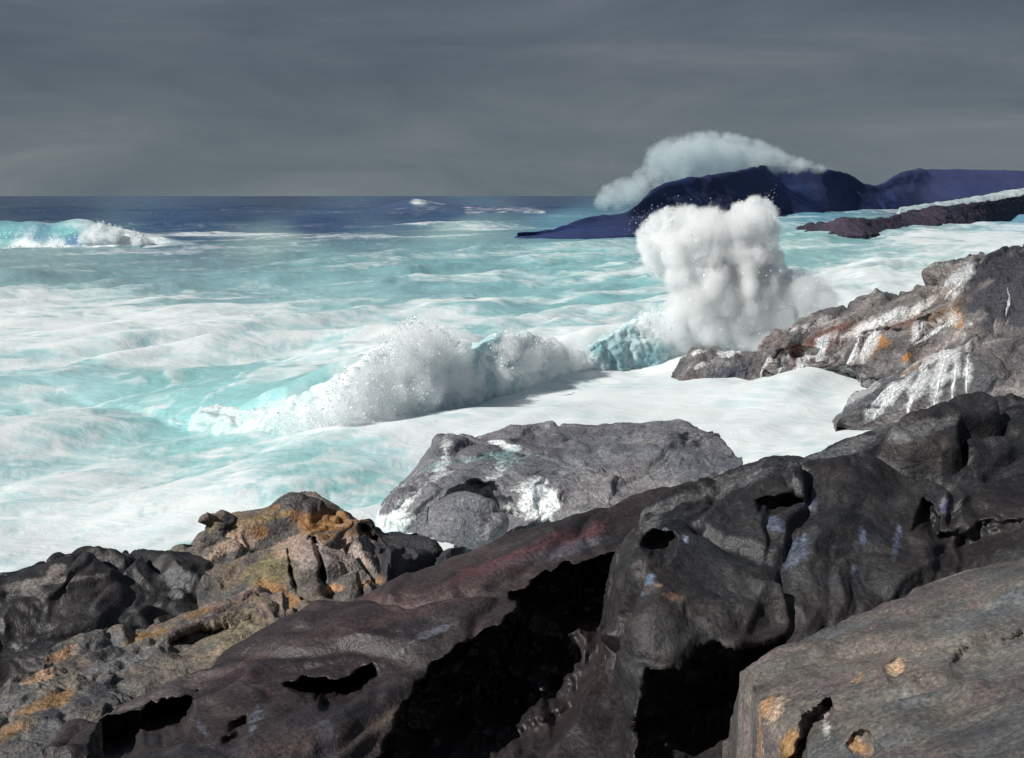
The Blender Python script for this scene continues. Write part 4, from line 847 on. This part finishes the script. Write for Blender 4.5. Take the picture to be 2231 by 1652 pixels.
# big dark boulder
BL = (.085, .105, .155)
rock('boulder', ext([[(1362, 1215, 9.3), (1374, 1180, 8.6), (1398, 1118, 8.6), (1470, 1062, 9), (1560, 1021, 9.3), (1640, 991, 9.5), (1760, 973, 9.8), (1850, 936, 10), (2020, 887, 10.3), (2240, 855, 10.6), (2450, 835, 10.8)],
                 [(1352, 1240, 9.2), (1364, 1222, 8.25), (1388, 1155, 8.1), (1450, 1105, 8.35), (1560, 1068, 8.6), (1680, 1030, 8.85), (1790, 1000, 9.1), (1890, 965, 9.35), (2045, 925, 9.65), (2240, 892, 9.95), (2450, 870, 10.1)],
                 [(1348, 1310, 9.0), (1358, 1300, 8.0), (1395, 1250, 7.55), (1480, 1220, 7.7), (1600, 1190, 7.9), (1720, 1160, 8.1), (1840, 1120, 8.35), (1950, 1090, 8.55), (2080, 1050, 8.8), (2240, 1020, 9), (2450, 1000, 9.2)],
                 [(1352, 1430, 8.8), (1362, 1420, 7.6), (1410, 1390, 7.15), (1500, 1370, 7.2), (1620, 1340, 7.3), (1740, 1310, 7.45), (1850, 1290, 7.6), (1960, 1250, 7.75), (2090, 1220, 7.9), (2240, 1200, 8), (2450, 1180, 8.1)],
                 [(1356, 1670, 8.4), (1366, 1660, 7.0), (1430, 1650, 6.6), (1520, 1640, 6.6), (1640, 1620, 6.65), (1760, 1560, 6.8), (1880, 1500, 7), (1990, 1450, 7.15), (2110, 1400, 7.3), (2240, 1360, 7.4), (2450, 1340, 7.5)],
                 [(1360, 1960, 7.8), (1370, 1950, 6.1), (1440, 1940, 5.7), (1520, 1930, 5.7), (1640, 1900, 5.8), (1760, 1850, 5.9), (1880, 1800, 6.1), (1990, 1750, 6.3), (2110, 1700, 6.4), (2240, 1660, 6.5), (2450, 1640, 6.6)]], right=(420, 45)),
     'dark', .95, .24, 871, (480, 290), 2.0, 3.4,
     dents=[([(1385, 1200), (1395, 1172), (1425, 1150), (1465, 1158), (1482, 1185), (1475, 1215), (1420, 1222)], .35, 14),
            ([(1385, 1750), (1378, 1600), (1384, 1500), (1400, 1442), (1440, 1450), (1480, 1456), (1525, 1408), (1600, 1412), (1705, 1398), (1698, 1440), (1650, 1480), (1690, 1600), (1740, 1700)], 1.05, 18),
            ([(1640, 1085), (1720, 1075), (1760, 1095), (1690, 1125), (1650, 1120)], .25, 12), ([(1960, 1180), (1975, 1150), (2010, 1070), (2035, 1100), (2050, 1180), (2010, 1160)], .35, 10), ([(2050, 1170), (2130, 1130), (2250, 1110), (2250, 1180), (2120, 1230), (2040, 1240)], .25, 20)],
     tints=[((1495, 1175, 12, 16, 0), (.22, .28, .36), .62, 7), ((1450, 1158, 7, 7, 0), (.22, .27, .33), .6, 5), ((1415, 1265, 12, 20, -30), (.1, .15, .24), .65, 8), ((1400, 1295, 10, 12, 0), (.1, .15, .24), .6, 7), ((1435, 1275, 14, 8, 0), (.2, .1, .05), .7, 5), ((1470, 1300, 30, 6, -20), (.18, .09, .05), .5, 5), ((1740, 1195, 22, 44, -35), BL, .55, 10), ((1700, 1150, 30, 12, -30), BL, .5, 8), ((1955, 1180, 8, 40, -10), BL, .55, 6), ((2060, 1105, 16, 26, 0), (.13, .12, .2), .55, 8), ((1795, 1320, 7, 36, 0), BL, .6, 6), ((1860, 1245, 7, 30, -5), BL, .5, 6), ((1770, 1100, 40, 10, 15), BL, .35, 8), ((1880, 1170, 7, 16, 0), BL, .5, 5),
            ((1600, 1055, 220, 16, 20), (.1, .1, .105), .5, 14), ((1850, 980, 180, 18, 18), (.1, .103, .108), .5, 14), ((2080, 915, 200, 16, 10), (.1, .1, .104), .5, 14), ((1430, 1130, 60, 12, 40), (.14, .14, .14), .5, 8), ((1560, 1340, 120, 60, 10), (.05, .045, .042), .5, 30), ((1440, 1440, 40, 60, 40), (.05, .042, .038), .5, 20), ((2150, 1000, 120, 50, 15), (.028, .025, .027), .5, 30)],  # long pale strips on the tops are painted wet sheen
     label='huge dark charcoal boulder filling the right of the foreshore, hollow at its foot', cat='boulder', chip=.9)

# near grey ledge
CRM, ORG = (.6, .43, .3), (.4, .23, .11)
rock('rock_ledge', ext([[(1636, 1484, 5.2), (1700, 1432, 5.4), (1780, 1394, 5.6), (1880, 1345, 5.8), (1990, 1300, 5.9), (2100, 1262, 5.95), (2240, 1216, 6), (2450, 1160, 6)],
                    [(1640, 1498, 5.05), (1715, 1475, 5.0), (1800, 1450, 5.0), (1900, 1420, 5), (2010, 1385, 5.05), (2110, 1350, 5.1), (2240, 1310, 5.1), (2450, 1270, 5.1)],
                    [(1652, 1540, 4.75), (1735, 1550, 4.5), (1820, 1550, 4.4), (1920, 1525, 4.3), (2020, 1500, 4.3), (2120, 1460, 4.3), (2240, 1430, 4.3), (2450, 1400, 4.3)],
                    [(1685, 1610, 4.45), (1770, 1640, 4.1), (1850, 1640, 4.0), (1940, 1630, 3.8), (2040, 1610, 3.7), (2130, 1590, 3.6), (2240, 1570, 3.5), (2450, 1550, 3.5)],
                    [(1740, 1700, 4.15), (1800, 1740, 3.7), (1870, 1740, 3.5), (1950, 1740, 3.3), (2050, 1740, 3.1), (2140, 1740, 3), (2240, 1740, 2.9), (2450, 1740, 2.9)],
                    [(1760, 2100, 3.4), (1820, 2100, 3.0), (1880, 2100, 2.7), (1960, 2100, 2.5), (2060, 2100, 2.4), (2150, 2100, 2.3), (2250, 2100, 2.2), (2460, 2100, 2.2)]], right=(420, 60)),
     'near', .6, .085, 881, (400, 260), 1.2, 4.0,
     dents=[([(1925, 1450), (1950, 1432), (1980, 1445), (1985, 1480), (1955, 1500), (1930, 1490)], .07, 6), ([(1988, 1468), (2005, 1460), (2028, 1475), (2020, 1490), (1995, 1488)], .05, 5), ([(2068, 1450), (2100, 1415), (2150, 1390), (2155, 1405), (2110, 1430), (2080, 1460)], .07, 5), ([(2180, 1395), (2230, 1370), (2250, 1385), (2190, 1408)], .07, 5), ([(1745, 1560), (1790, 1540), (1812, 1510), (1812, 1560), (1780, 1600), (1770, 1660), (1720, 1660)], .3, 8), ([(1850, 1620), (1875, 1590), (1905, 1620), (1950, 1652), (1900, 1680), (1860, 1660)], .1, 8)],
     tints=[((1950, 1462, 20, 24, -20), (.5, .34, .22), .75, 7), ((2008, 1482, 12, 9, 0), CRM, .65, 6), ((1650, 1505, 15, 32, -15), CRM, .75, 9), ((1668, 1540, 16, 40, -22), ORG, .75, 10), ((1685, 1560, 14, 50, -28), CRM, .6, 12), ((1720, 1630, 20, 50, -15), (.26, .15, .06), .85, 10), ((1672, 1478, 24, 7, 10), ORG, .8, 4), ((1800, 1590, 18, 60, 10), (.55, .5, .48), .62, 11), ((1870, 1625, 55, 30, -25), ORG, .62, 12), ((1870, 1480, 8, 16, -30), ORG, .5, 6), ((1830, 1395, 180, 8, 24), (.24, .21, .15), .5, 6), ((1930, 1355, 50, 20, 20), (.05, .046, .07), .5, 10), ((2140, 1600, 110, 30, 12), (.05, .046, .052), .55, 14), ((1780, 1480, 80, 30, 15), (.09, .08, .08), .4, 16)],
     label='near grey-brown ledge with cream chips along its broken corner', chip=.7, cat='rock')
